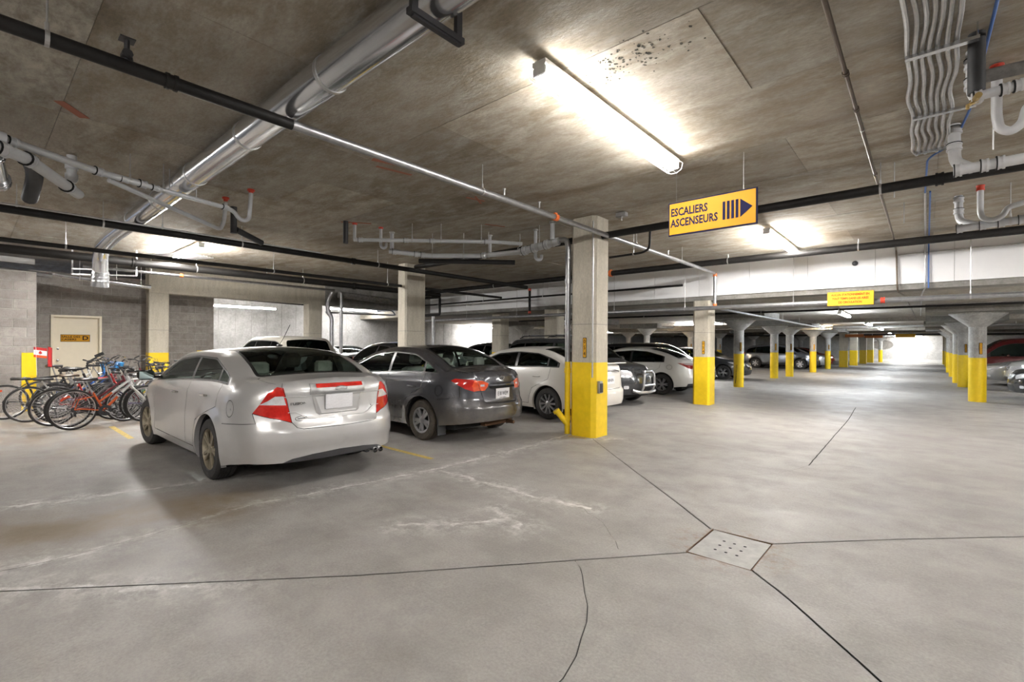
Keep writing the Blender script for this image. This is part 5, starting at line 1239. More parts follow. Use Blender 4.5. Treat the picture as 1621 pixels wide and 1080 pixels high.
    el = MB(); c = (xr(.735, .41)-.006, .40, .735); el.tube([(c[0]+.02*math.cos(t)*0, c[1]+.062*math.cos(t), c[2]+.024*math.sin(t)) for t in np.linspace(0, 2*math.pi, 21)[:-1]], .0022, 4, closed=True); el.build('dealer_sticker', M['ink'], root)
    put_text('Symons', .024, M['ink'], root, (c[0]-.002, c[1], c[2]+.003), (0, -1, 0), (0, 0, 1), sx=1.1)
    for y in (-.50, -.43):
        m = MB().lathe([(.026, -.12), (.032, 0), (.030, .004), (.026, 0), (.022, -.10)], (.03, y, .285), (-1, 0, -.05), 16); m.build('exhaust_tip', M['chrome'], root, True)
    MB().cyl((.25, -.465, .27), (1.0, -.40, .27), .05, n=10).build('muffler', M['dark_metal'], root)
    m = MB(); m.box((1.62, -.02, 1.475), (.09, .05, .03), bev=.01); m.tube([(1.62, -.02, 1.48), (1.50, -.025, 1.58), (1.34, -.03, 1.735)], .0035, 5); m.build('roof_aerial', M['trim'], root, True)
    # rear parcel shelf speakers / hump
    MB().box((.98, 0, 1.02), (.52, 1.2, .03)).build('parcel_shelf', M['seat_dark'], root)
    place_car(root, -4.71, 2.63, math.pi, 'silver-white four-door sedan nearest the camera, seen from its left rear')
    return root
silver_sedan()
def graphite_sedan():
    root = empty('sedan_car'); L = 4.50
    sp = sedan(L=L, W=1.78, ra=1.0, fa=3.65, tr=.318, rim=.205, deck=1.02, dash=.97, res=.06, ar=.95, nr=2.6, archgap=.06,
        top=[(0, 1.03, .055, 0), (.22, 1.06, .045, 0), (.40, 1.085, .04, -.03), (.62, 1.12, .045, -.09), (.9, 1.25, .06, -.10), (1.35, 1.41, .065, -.04), (1.95, 1.44, .05, 0), (2.5, 1.38, .06, .06), (2.95, 1.20, .085, .12), (3.35, 1.02, .06, .10), (3.6, .96, .05, 0), (4.2, .83, .06, 0), (L, .70, .05, 0)],
        belt=[(0, .97), (.6, 1.03), (1.2, 1.04), (2.1, 1.0), (3.25, .94), (3.9, .86), (L, .70)],
        side=[(.15, .06), (.3, .02), (.5, 0), (.68, .006), (.84, .025), (.93, .028), (1.0, .06), (1.1, .08)],
        rear=[(.2, .10), (.28, .04), (.40, .0), (.56, .0), (.59, .02), (.62, .06), (.70, .07), (.80, .085), (.86, .07), (.95, .085), (1.04, .09), (1.1, .13), (1.3, .16)],
        bottom=[(0, .34), (.25, .31), (.62, .27), (.8, .22), (3.4, .20), (L, .2)], lean=(.26, .40), seatmat='seat_grey',
        mats=dict(body='paint_graphite', trim='trim', glass='glass_mid', rear_window='glass_clear', windshield='glass_clear', window_border='trim', gap='gap', taillight='tail_orange', taillight_outer='tail_red', reverse_lamp='lamp_clear', arch_liner='gap', headlight='lamp_clear', grille='trim', diffuser='plastic', plate_well='paint_graphite'),
        handles=((1.25, .83), (2.35, .81)), mir=(3.15, 1.0), mirmat='paint_graphite', hmat='paint_graphite', wstyle='cap5', wm='hubcap', tm='tyre_dirty')
    w_ = std_sedan_feats(sp, dict(xr=.66, xb=1.93, xf=3.28, xq=1.02, xdr=1.0, up=.06))
    w_ += [('taillight_outer', [('r', .55, .79), ('r', .66, .83), ('x', .42, .955), ('x', .36, .985), ('r', .66, .975), ('r', .52, .965), ('r', .47, .90), ('r', .50, .80)]), ('taillight', [('r', .55, .795), ('r', .50, .80), ('r', .37, .80), ('r', .32, .86), ('r', .30, .91), ('r', .42, .95), ('r', .54, .955), ('r', .58, .87)]),
           ('reverse_lamp', [('r', .38, .865), ('r', .45, .865), ('r', .45, .895), ('r', .38, .895)])]
    w_ += gaps([[('r', 0, .605), ('r', .32, .610), ('r', .38, .64), ('r', .44, .78), ('r', .50, .94), ('r', .54, 1.05), ('r', .56, 1.2)], [('x', .40, .79), ('x', .34, .70), ('x', .55, .675), ('x', .65, .67)],
                [('x', .62+.07*math.cos(t), .80+.08*math.sin(t)) for t in np.linspace(0, 2*math.pi, 17)]], .007)
    w_ += [('headlight', [('x', 3.75, .76), ('x', 3.95, .64), ('f', .45, .60), ('f', .45, .70), ('x', 4.1, .78)]), ('grille', [('f', 0, .40), ('f', .45, .43), ('f', .38, .6), ('f', 0, .62)])]
    sp['wall'] = w_
    sp['ribbon'] = [('window_border', [(.585, -.80), (.585, .80), (1.36, .85), (1.36, -.85)], {'round': .06}), ('rear_window', [(.63, -.76), (.63, .76), (1.32, .80), (1.32, -.80)], {'round': .06}),
                    ('window_border', [(2.45, -.86), (2.45, .86), (3.33, .93), (3.33, -.93)], {'round': .04}), ('windshield', [(2.5, -.82), (2.5, .82), (3.27, .90), (3.27, -.90)], {'round': .04})]
    sp['ribbon'] += gaps([[(.22, -.88), (.52, -.83), (.56, -.78), (.56, .78), (.52, .83), (.22, .88)], [(3.38, -.93), (4.15, -.85)], [(3.38, .93), (4.15, .85)]])
    B, parts = build_shell(sp, root); finish(root, sp, B, parts); xr = lambda z, y=0: float(B.wall(B.sr(abs(y)), z)[0])
    [q.__setitem__('label', 'deep red outer tail lamp') for q in parts['taillight_outer']]; [q.__setitem__('label', 'orange-red inner tail lamp') for q in parts['taillight']]
    g = MB(); ys = np.linspace(-.30, .30, 15); secs = []
    for y in ys:
        e_ = 1-(abs(y)/.30)**3; x0 = xr(.86, y); secs.append([(x0-.002, y, .905+.012*e_), (x0-.028*e_-.003, y, .885+.006*e_), (x0-.030*e_-.003, y, .868), (x0+.005, y, .862)])
    n = 4; g.add([p for s_ in secs for p in s_], [(i*n+k, (i+1)*n+k, (i+1)*n+k+1, i*n+k+1) for i in range(14) for k in range(3)]); g.build('trunk_garnish', M['paint_graphite'], root, True)
    MB().b2((xr(.85)-.012, -.27, .828), (xr(.85)+.004, .27, .862)).build('handle_recess', M['gap'], root)
    pl = plate(root, xr(.74)-.012, .745, 'E18 WEM', .03); put_text('Je me souviens', .022, M['ink'], pl, (-.0055, 0, -.064), (0, -1, 0), (0, 0, 1))
    em = MB(); em.tube([(xr(.97)-.008, .048*math.cos(t), .985+.026*math.sin(t)) for t in np.linspace(0, 2*math.pi, 17)[:-1]], .005, 6, closed=True)
    em.tube([(xr(.97)-.008, .022, 1.004), (xr(.97)-.008, .018, .966)], .005, 5); em.tube([(xr(.97)-.008, -.018, 1.004), (xr(.97)-.008, -.022, .966)], .005, 5); em.tube([(xr(.97)-.008, .02, .980), (xr(.97)-.008, -.02, .990)], .004, 5)
    em.build('emblem', M['chrome'], root, True); put_text('ELANTRA', .03, M['alloy'], root, (xr(.97, .42)-.006, .36, .985), (0, -1, 0), (0, 0, 1), sx=1.1, ext=.002); put_text('GL', .03, M['alloy'], root, (xr(.97, .42)-.006, -.42, .985), (0, -1, 0), (0, 0, 1), ext=.002)
    MB().tube(arc3([(.9, -.35, .25), (.5, -.40, .23), (.22, -.45, .22)], .1), .03, 8).build('exhaust_pipe', M['rust'], root, True)
    MB().b2((.35, -.55, .20), (.75, .10, .34)).build('muffler', M['rust'], root)
    for s in (1, -1): MB().b2((.60, s*.70, .12), (.615, s*.86, .36)).build('mud_flap', M['plastic'], root)
    MB().box((.92, 0, 1.03), (.5, 1.2, .03)).build('parcel_shelf', M['seat_grey'], root)
    place_car(root, -4.93, 5.50, math.pi, 'dirty dark grey sedan with orange-red tail lamps, parked second from the camera')
graphite_sedan()
def white_sedan():
    root = empty('sedan_car'); L = 4.55
    sp = sedan(L=L, W=1.78, ra=.98, fa=3.56, tr=.318, rim=.205, deck=1.05, dash=.98, res=.06, ar=.8, nr=3.0,
        top=[(0, 1.06, .055, 0), (.2, 1.08, .045, 0), (.38, 1.10, .04, -.03), (.58, 1.14, .045, -.08), (.9, 1.28, .06, -.09), (1.3, 1.39, .06, -.04), (1.9, 1.42, .05, 0), (2.5, 1.37, .06, .06), (2.95, 1.20, .085, .12), (3.4, 1.02, .06, .10), (3.6, .97, .05, 0), (4.2, .84, .06, 0), (L, .72, .05, 0)],
        belt=[(0, .99), (.6, 1.04), (1.2, 1.04), (2.1, 1.01), (3.3, .95), (3.9, .86), (L, .72)],
        rear=[(.2, .10), (.28, .04), (.40, .0), (.58, .0), (.62, .05), (.75, .06), (.95, .07), (1.08, .09), (1.3, .16)],
        mats=dict(body='paint_white', trim='trim', glass='glass_dark', rear_window='glass_dark', windshield='glass_mid', window_border='trim', gap='gap', taillight='tail_red', arch_liner='gap', headlight='lamp_clear', grille='trim', diffuser='plastic'),
        handles=((1.28, .86), (2.38, .84)), mir=(3.2, 1.02), mirmat='paint_white', hmat='paint_white', wstyle='ten', wm='alloy', tm='rubber')
    w_ = std_sedan_feats(sp, dict(xr=.72, xb=1.88, xf=3.35, xq=1.02, xdr=.95, up=.06))
    w_ += [('taillight', [('r', .58, .80), ('r', .78, .84), ('x', .30, .98), ('r', .72, 1.0), ('r', .60, .99)])]+gaps([[('r', 0, .62), ('r', .42, .63), ('r', .48, .70), ('r', .56, .95), ('r', .60, 1.2)]])
    w_ += [('headlight', [('x', 3.85, .76), ('x', 4.0, .66), ('f', .45, .60), ('f', .45, .72)]), ('grille', [('f', 0, .42), ('f', .45, .45), ('f', .4, .6), ('f', 0, .62)])]
    sp['wall'] = w_; sp['ribbon'] = [('window_border', [(.56, -.80), (.56, .80), (1.32, .85), (1.32, -.85)], {'round': .05}), ('rear_window', [(.60, -.76), (.60, .76), (1.28, .80), (1.28, -.80)], {'round': .05}),
                    ('window_border', [(2.45, -.86), (2.45, .86), (3.38, .93), (3.38, -.93)], {'round': .04}), ('windshield', [(2.5, -.82), (2.5, .82), (3.32, .90), (3.32, -.90)], {'round': .04})]
    B, parts = build_shell(sp, root); finish(root, sp, B, parts); xr = lambda z, y=0: float(B.wall(B.sr(abs(y)), z)[0])
    plate(root, xr(.80)-.010, .80, 'H24 KPA'); MB().tube([(xr(.97)-.03, y, 1.0-.03*(y/.3)**2) for y in np.linspace(-.3, .3, 9)], .018, 6).build('trunk_garnish', M['chrome'], root, True)
    m = MB(); m.b2((.04, -.62, 1.125), (.16, .62, 1.15), bev=.01); m.build('spoiler', M['paint_white'], root)
    m = MB(); m.tube([(1.45, 0, 1.45), (1.38, 0, 1.50)], .006, 5); m.build('roof_aerial', M['trim'], root)
    MB().box((.9, 0, 1.04), (.5, 1.2, .03)).build('parcel_shelf', M['seat_dark'], root)
    place_car(root, -4.72, 8.47, math.pi-R(2), 'white sedan with ten-spoke wheels parked behind the near column')
white_sedan()
def corolla():
    root = empty('sedan_car'); L = 4.62
    sp = sedan(L=L, W=1.78, ra=.98, fa=3.66, tr=.32, rim=.20, res=.08, ar=.85, nr=2.7,
        top=[(0, 1.02, .055, 0), (.2, 1.05, .045, 0), (.40, 1.08, .04, -.03), (.60, 1.11, .045, -.08), (1.0, 1.26, .06, -.09), (1.5, 1.38, .06, -.04), (2.0, 1.41, .05, 0), (2.6, 1.36, .06, .06), (3.1, 1.17, .085, .12), (3.5, 1.0, .06, .10), (3.7, .95, .05, 0), (4.2, .84, .06, 0), (L, .72, .05, 0)],
        mats=dict(body='paint_white2', trim='trim', glass='glass_dark', rear_window='glass_dark', windshield='glass_mid', window_border='trim', gap='gap', taillight='tail_dark', reverse_lamp='lamp_clear', arch_liner='gap', headlight='lamp_clear', grille='trim', diffuser='plastic'),
        handles=((1.35, .88), (2.4, .86)), mir=(3.25, 1.0), mirmat='paint_white2', hmat='paint_white2', wstyle='twelve', wm='alloy')
    w_ = std_sedan_feats(sp, dict(xr=.92, xb=2.02, xf=3.42, up=.06))
    w_ += [('taillight', [('r', .42, .84), ('r', .60, .80), ('x', .20, .82), ('x', .52, .98), ('r', .70, .97), ('r', .42, .95)]), ('reverse_lamp', [('r', .48, .91), ('r', .72, .93), ('x', .35, .955), ('r', .7, .955), ('r', .48, .935)]), ('diffuser', [('r', 0, .2), ('r', .75, .2), ('r', .7, .36), ('r', 0, .40)])]
    w_ += gaps([[('r', 0, .60), ('r', .42, .61), ('r', .50, .80), ('r', .56, 1.2)], [('x', .75+.09*math.cos(t), .85+.07*math.sin(t)) for t in np.linspace(0, 2*math.pi, 13)]])
    w_ += [('headlight', [('x', 3.85, .76), ('x', 4.0, .66), ('f', .45, .60), ('f', .45, .72)])]
    sp['wall'] = w_; sp['ribbon'] = [('window_border', [(.56, -.80), (.56, .80), (1.50, .85), (1.50, -.85)], {'round': .05}), ('rear_window', [(.60, -.76), (.60, .76), (1.46, .80), (1.46, -.80)], {'round': .05}), ('windshield', [(2.6, -.84), (2.6, .84), (3.42, .92), (3.42, -.92)], {'round': .04})]
    B, parts = build_shell(sp, root); finish(root, sp, B, parts); plate(root, float(B.wall(0, .78)[0])-.010, .78, 'K31 VSB')
    place_car(root, -5.15, 14.85, math.pi+R(2), 'white sedan with dark red tail lamp behind the second square column')
corolla()
# ---------------------------------------------------------------- generic builders for the farther cars
def generic_sedan(bodymat, label, X, Y, yaw, L=4.6, glass='glass_dark', res=.11, wstyle='split5', nose=None, wm='alloy', plate_txt=None, hh=0, lamp='lamp_clear'):
    root = empty('sedan_car')
    sp = sedan(L=L, res=res, mats=dict(body=bodymat, trim='trim', glass=glass, rear_window=glass, windshield=glass, window_border='trim', gap='gap', taillight='tail_red', arch_liner='gap', headlight=lamp, grille='trim', fog_lamp='lamp_clear', lower_intake='plastic'),
               wstyle=wstyle, wm=wm, handles=((1.35, .86), (2.4, .84)), mir=(3.22, .98), mirmat=bodymat, hmat=bodymat)
    if hh: sp['top'] = [(a, b_+hh*(b_ > 1.11), c, d) for a, b_, c, d in sp['top']]
    w_ = std_sedan_feats(sp, dict(xr=.85, xb=2.02, xf=3.38, up=.06))
    w_ += [('taillight', [('r', .45, .82), ('r', .7, .80), ('x', .35, .95), ('r', .7, .97), ('r', .45, .96)])]+gaps([[('r', 0, .60), ('r', .42, .61), ('r', .50, .80), ('r', .56, 1.2)]])
    w_ += [('headlight', [('x', L-.75, .79), ('x', L-.45, .67), ('f', .50, .60), ('f', .44, .70), ('f', .62, .765)], {'round': .03}), ('grille', [('f', 0, .56), ('f', .34, .58), ('f', .40, .69), ('f', 0, .715)], {'round': .02}),
           ('lower_intake', [('f', 0, .24), ('f', .50, .26), ('f', .44, .42), ('f', 0, .44)]), ('fog_lamp', [('f', .60, .33), ('f', .68, .33), ('f', .68, .41), ('f', .60, .41)], {'round': .03})]
    w_ += gaps([[('f', 0, .745), ('f', .45, .735), ('f', .62, .78), ('x', L-.75, .80)]])
    sp['wall'] = w_; sp['ribbon'] = [('rear_window', [(.72, -.80), (.72, .80), (1.42, .84), (1.42, -.84)], {'round': .05}), ('windshield', [(2.62, -.84), (2.62, .84), (3.38, .92), (3.38, -.92)], {'round': .04})]
    sp['ribbon'] += gaps([[(3.46, -.90), (L-.45, -.72)], [(3.46, .90), (L-.45, .72)]])
    B, parts = build_shell(sp, root); finish(root, sp, B, parts)
    xf = float(B.wall(B.Smax, .64)[0]); m = MB()
    for z in (.60, .64, .68): m.tube([(float(B.wall(B.sfr(abs(y)), z)[0])+.004, y, z) for y in np.linspace(-.34, .34, 7)], .006, 4)
    m.build('grille_bars', M['chrome'], root)
    m = MB().lathe([(0, .01), (.045, .006), (.05, 0)], (xf+.012, 0, .70), (1, 0, .2), 14); m.build('emblem', M['chrome'], root, True)
    plate(root, float(B.wall(0, .78)[0])-.01, .78, plate_txt or 'F07 RLT')
    place_car(root, X, Y, yaw, label); return root
def suv(bodymat, label, X, Y, yaw, L=4.45, H=1.70, glass='glass_dark', res=.11, wstyle='twelve', wm='alloy', clad='plastic', rack=False, guard=False, W=1.83, ra=.92, fa=3.55, slope=0, cat='suv_car', tr=.35, steep=.45, roofdrop=0, hl='lamp_clear', drvglass=None, top=None, xf=None, ws=None, hood=None):
    root = empty(cat); dz = H-1.70; a = L-4.45
    sp = sedan(L=L, W=W, ra=ra, fa=fa, tr=tr, rim=.22, deck=.95, dash=1.12+dz*.5, res=res, ar=.55, nr=3.6, af=.95, nf=3.0, lean=(.20, .22),
        top=[(0, 1.03, .05, 0), (.12, 1.06, .05, -.02), (.22, 1.20, .05, -.05), (steep, 1.56+dz-roofdrop, .05, -.04), (.75+slope, 1.63+dz-roofdrop*.6, .045, 0), (1.6, 1.655+dz, .04, 0), (2.4, 1.64+dz, .045, .03), (2.72+a*.5, 1.56+dz*.9, .06, .07), (3.05+a*.6, 1.36+dz*.6, .08, .11), (3.38+a*.7, 1.12+dz*.3, .06, .09), (3.62+a*.8, 1.05+dz*.2, .05, 0), (4.15+a, .96, .06, 0), (L, .86, .05, 0)],
        belt=[(0, 1.03), (.6, 1.05+dz*.2), (2.0, 1.03+dz*.2), (3.4, 1.0), (4.0, .95), (L, .86)],
        bottom=[(0, .36), (.5, .32), (.8, .28), (3.4, .27), (L, .30)], side=[(.2, .04), (.35, 0), (.6, 0), (.8, .012), (.98, .03), (1.1, .05), (1.3, .06)],
        rear=[(.2, .08), (.4, 0), (.62, 0), (.68, .04), (.9, .05), (1.05, .08), (1.3, .14)], front=[(.25, .08), (.42, 0), (.62, 0), (.8, .04), (.9, .10), (1.1, .2)],
        mats=dict(body=bodymat, trim='trim', glass=drvglass or glass, rear_window=glass, windshield=glass, gap='gap', taillight='tail_red', arch_liner='gap', headlight=hl, grille='trim', cladding=clad, fog_lamp='lamp_clear', lower_intake='plastic'),
        wstyle=wstyle, wm=wm, handles=((1.30, .95), (2.40, .93)), mir=(3.2+a*.6, 1.10), mirmat=bodymat, hmat=bodymat)
    if top: sp['top'] = top; sp['belt'] = [(0, 1.1), (2, 1.1), (4.0, 1.08), (L, .95)]; sp['dash'] = 1.1
    w_ = std_sedan_feats(sp, dict(xr=.35, xb=(2.0 if not top else 2.9), xf=xf or 3.36+a*.65, xq=.98 if not top else 1.9, xdr=1.02 if not top else 1.6, up=.09 if not top else .20))
    if clad != bodymat:
        w_ += [('cladding', [('x', ra+.3, .2), ('x', fa-.3, .2), ('x', fa-.40, .44), ('x', ra+.42, .44)])]
        for xa in (ra, fa):
            r1 = tr+.12; w_ += [('cladding', [('x', xa+r1*math.cos(t), tr+r1*math.sin(t)) for t in np.linspace(-.4, math.pi+.4, 20)])]
        w_ += [('cladding', [('r', 0, .3), ('x', .45, .3), ('x', .45, .56), ('r', 0, .60)]), ('cladding', [('f', 0, .2), ('x', L-.5, .2), ('x', L-.45, .50), ('f', .7, .56), ('f', 0, .56)])]
    w_ += [('taillight', [('r', .62, .92), ('r', .8, .90), ('x', .28, 1.0), ('x', .24, 1.06), ('r', .76, 1.10), ('r', .66, 1.06)])]
    w_ += [('headlight', [('x', L-.62, .90), ('x', L-.40, .74), ('f', .62, .70), ('f', .50, .76), ('f', .52, .86), ('x', L-.5, .94)], {'round': .05}), ('grille', [('f', 0, .70), ('f', .40, .72), ('f', .44, .86), ('f', 0, .88)], {'round': .02}), ('fog_lamp', [('f', .62, .44), ('f', .72, .44), ('f', .72, .52), ('f', .62, .52)], {'round': .03}), ('lower_intake', [('f', 0, .34), ('f', .48, .36), ('f', .45, .5), ('f', 0, .52)])]
    w_ += gaps([[('f', 0, .90), ('f', .5, .885), ('x', L-.62, .92)], [('r', 0, .62), ('r', .60, .63), ('r', .64, .9), ('r', .62, 1.3)]])
    sp['wall'] = w_; sp['ribbon'] = [('rear_window', [(.19, -.82), (.19, .82), (steep-.02, .86), (steep-.02, -.86)], {'round': .05}), ('windshield', [(2.66+a*.5, -.86), (2.66+a*.5, .86), (3.40+a*.7, .93), (3.40+a*.7, -.93)] if not ws else [(ws[0], -.86), (ws[0], .86), (ws[1], .92), (ws[1], -.92)], {'round': .04})]
    B, parts = build_shell(sp, root); finish(root, sp, B, parts); m = MB()
    for z in (.75, .80): m.tube([(float(B.wall(B.sfr(abs(y)), z)[0])+.006, y, z) for y in np.linspace(-.36, .36, 7)], .008, 4)
    m.build('grille_bars', M['chrome'], root)
    m = MB().lathe([(0, .01), (.05, .006), (.056, 0)], (float(B.wall(B.Smax, .8)[0])+.012, 0, .80), (1, 0, .1), 14); m.v = [(x, y*1.2, (z-.8)*.8+.8) for x, y, z in m.v]; m.build('emblem', M['chrome'], root, True)
    if rack:
        m = MB()
        for s in (1, -1): m.tube([(.7, s*.60, 1.66+dz), (.85, s*.61, 1.73+dz), (2.3, s*.61, 1.74+dz), (2.5, s*.60, 1.66+dz)], .016, 6)
        for x in (1.05, 2.0): m.bar((x, -.62, 1.755+dz), (x, .62, 1.755+dz), .05, .022)
        m.build('roof_rack', M['trim'], root, True)
    if guard:
        m = MB(); x0 = L+.05
        for s in (1, -1): m.tube(arc3([(x0-.06, s*.30, .32), (x0+.05, s*.30, .45), (x0+.06, s*.27, .80), (x0-.02, s*.22, .86)], .08), .032, 8)
        m.tube(arc3([(x0-.02, -.22, .86), (x0+.04, -.2, .86), (x0+.04, .2, .86), (x0-.02, .22, .86)], .06), .030, 8); m.tube([(x0+.06, -.29, .52), (x0+.06, .29, .52)], .028, 8)
        m.tube(arc3([(x0-.12, -.52, .40), (x0+.02, -.42, .36), (x0+.06, 0, .34), (x0+.02, .42, .36), (x0-.12, .52, .40)], .2), .040, 8)
        m.build('nudge_bar', M['alloy'], root, True, label='silver nudge bar on the front bumper')
    place_car(root, X, Y, yaw, label); return root
suv('paint_darkgrey', 'dark grey SUV facing the lane with a silver nudge bar', -9.6, 11.15, 0, L=4.30, H=1.72, glass='glass_dark', res=.07, rack=True, guard=True, fa=3.5, hl='lamp_clear')
suv('paint_bluegrey', 'blue-grey crossover seen side-on behind the round columns', -9.95, 37.0, 0, L=4.60, H=1.66, res=.09, fa=3.68, ra=.97, slope=.2, roofdrop=.06, steep=.55)
suv('paint_champagne', 'pale SUV with dark glass in the row beyond the silver sedan', -12.4, 6.1, math.pi, L=4.4, H=1.72, glass='glass_dark', res=.10, clad='paint_champagne')
generic_sedan('paint_black', 'black car beyond the dark grey sedan, by the tall column', -11.3, 9.35, math.pi, hh=.12)
generic_sedan('paint_silver2', 'silver car low behind the roof of the nearest sedan', -16.9, 10.4, math.pi)
generic_sedan('paint_black', 'black car just left of the white sedan, seen over the dark grey roof', -15.2, 14.1, 0, hh=.14)
suv('paint_black', 'black SUV behind the white sedan with the dark red lamp', -10.2, 17.4, 0, L=4.5, H=1.62, glass='glass_dark')
generic_sedan('paint_darkgrey', 'dark grey sedan nosing out behind the first round column', -10.6, 23.2, 0, L=4.65, wstyle='split5')
generic_sedan('paint_silver2', 'silver car nose between the fourth and fifth round columns', -9.7, 40.4, 0, L=4.6)
generic_sedan('paint_red2', 'red car beyond the fifth round column', -9.9, 44.2, 0, L=4.6)
generic_sedan('paint_white2', 'white car far behind, beside the second square column', -13.6, 27.0, 0, L=4.5)
# right-hand side
generic_sedan('paint_silver2', 'silver sedan at the right facing the lane', 6.5, 27.9, math.pi, L=4.8)
generic_sedan('paint_black', 'black car nose at the right edge', 6.45, 20.6, math.pi, L=4.6, res=.08)
suv('paint_white2', 'white car with pinkish reflections at the right edge', 6.6, 24.2, math.pi, L=4.5, H=1.78, fa=3.6, glass='glass_mid', clad='paint_white2')
def van():
    root = suv('paint_red', 'dark red van parked across behind the right-hand cars', 6.6, 33.6, math.pi, L=5.2, H=1.95, fa=4.25, ra=1.0, tr=.34, cat='van_car', clad='paint_red', W=1.95, steep=.4,
        top=[(0, 1.08, .05, 0), (.12, 1.12, .05, 0), (.2, 1.5, .05, 0), (.4, 1.86, .05, 0), (1.0, 1.93, .045, 0), (2.5, 1.95, .04, 0), (3.5, 1.92, .045, .03), (3.9, 1.80, .06, .07), (4.3, 1.45, .08, .11), (4.6, 1.18, .06, .08), (4.8, 1.10, .05, 0), (5.2, .95, .05, 0)], xf=4.35, ws=(3.8, 4.5))
van()
# ================================================================ bicycles
for n_, c_ in dict(bike_orange=(.62, .11, .02), bike_silver=(.62, .62, .63), bike_black=(.02, .02, .022), bike_red=(.42, .02, .02), bike_blue=(.04, .12, .38), bike_white=(.68, .68, .66), bike_purple=(.10, .07, .22), bike_green=(.05, .16, .08), bike_grey=(.16, .16, .17), bike_maroon=(.16, .02, .03), bike_yellow=(.62, .42, .03)).items(): plain(n_, c_, .3, .15, coat=.5)
plain('saddle_black', (.022, .021, .021), .5); plain('saddle_brown', (.10, .07, .045), .5); plain('basket_blue', (.02, .20, .48), .5); plain('spoke', (.55, .55, .56), .3, .7); plain('reflector', (.75, .08, .02), .2, coat=1)
WHEELS = {}
def bike_wheel(Rw, rimmat, detail):
    k = (Rw, rimmat, detail)
    if k in WHEELS: return copy_tree(WHEELS[k])
    m = MB(); r = .020 if detail else .018; ns = 40 if detail else 26
    m.lathe([(Rw-r+r*math.cos(t), r*1.05*math.sin(t)) for t in [2*math.pi*i/8 for i in range(8)]], (0, 0, 0), (0, 1, 0), ns, closed=True)
    o = m.build('wheel', M['rubber'], None, True)
    m = MB(); m.lathe([(Rw-.040, -.011), (Rw-.026, -.013), (Rw-.024, .013), (Rw-.040, .011), (Rw-.047, 0)], (0, 0, 0), (0, 1, 0), ns, closed=True); m.build('rim', M[rimmat], o, True)
    m = MB(); n = 32 if detail else 20
    for i in range(n):
        a = 2*math.pi*i/n; b_ = a+(.35 if i % 4 < 2 else -.35); s = .025 if i % 2 else -.025
        m.cyl((.018*math.cos(b_), s, .018*math.sin(b_)), ((Rw-.045)*math.cos(a), 0, (Rw-.045)*math.sin(a)), .0016 if detail else .0014, n=3, cap=False)
    sp_ = m.build('spokes', M['spoke'], o); sp_['kind'] = 'stuff'
    m = MB(); m.cyl((0, -.05, 0), (0, .05, 0), .014, n=10); m.cyl((0, -.034, 0), (0, -.028, 0), .027, n=12); m.cyl((0, .028, 0), (0, .034, 0), .027, n=12); m.build('hub', M['chrome'], o, True)
    WHEELS[k] = o; return o
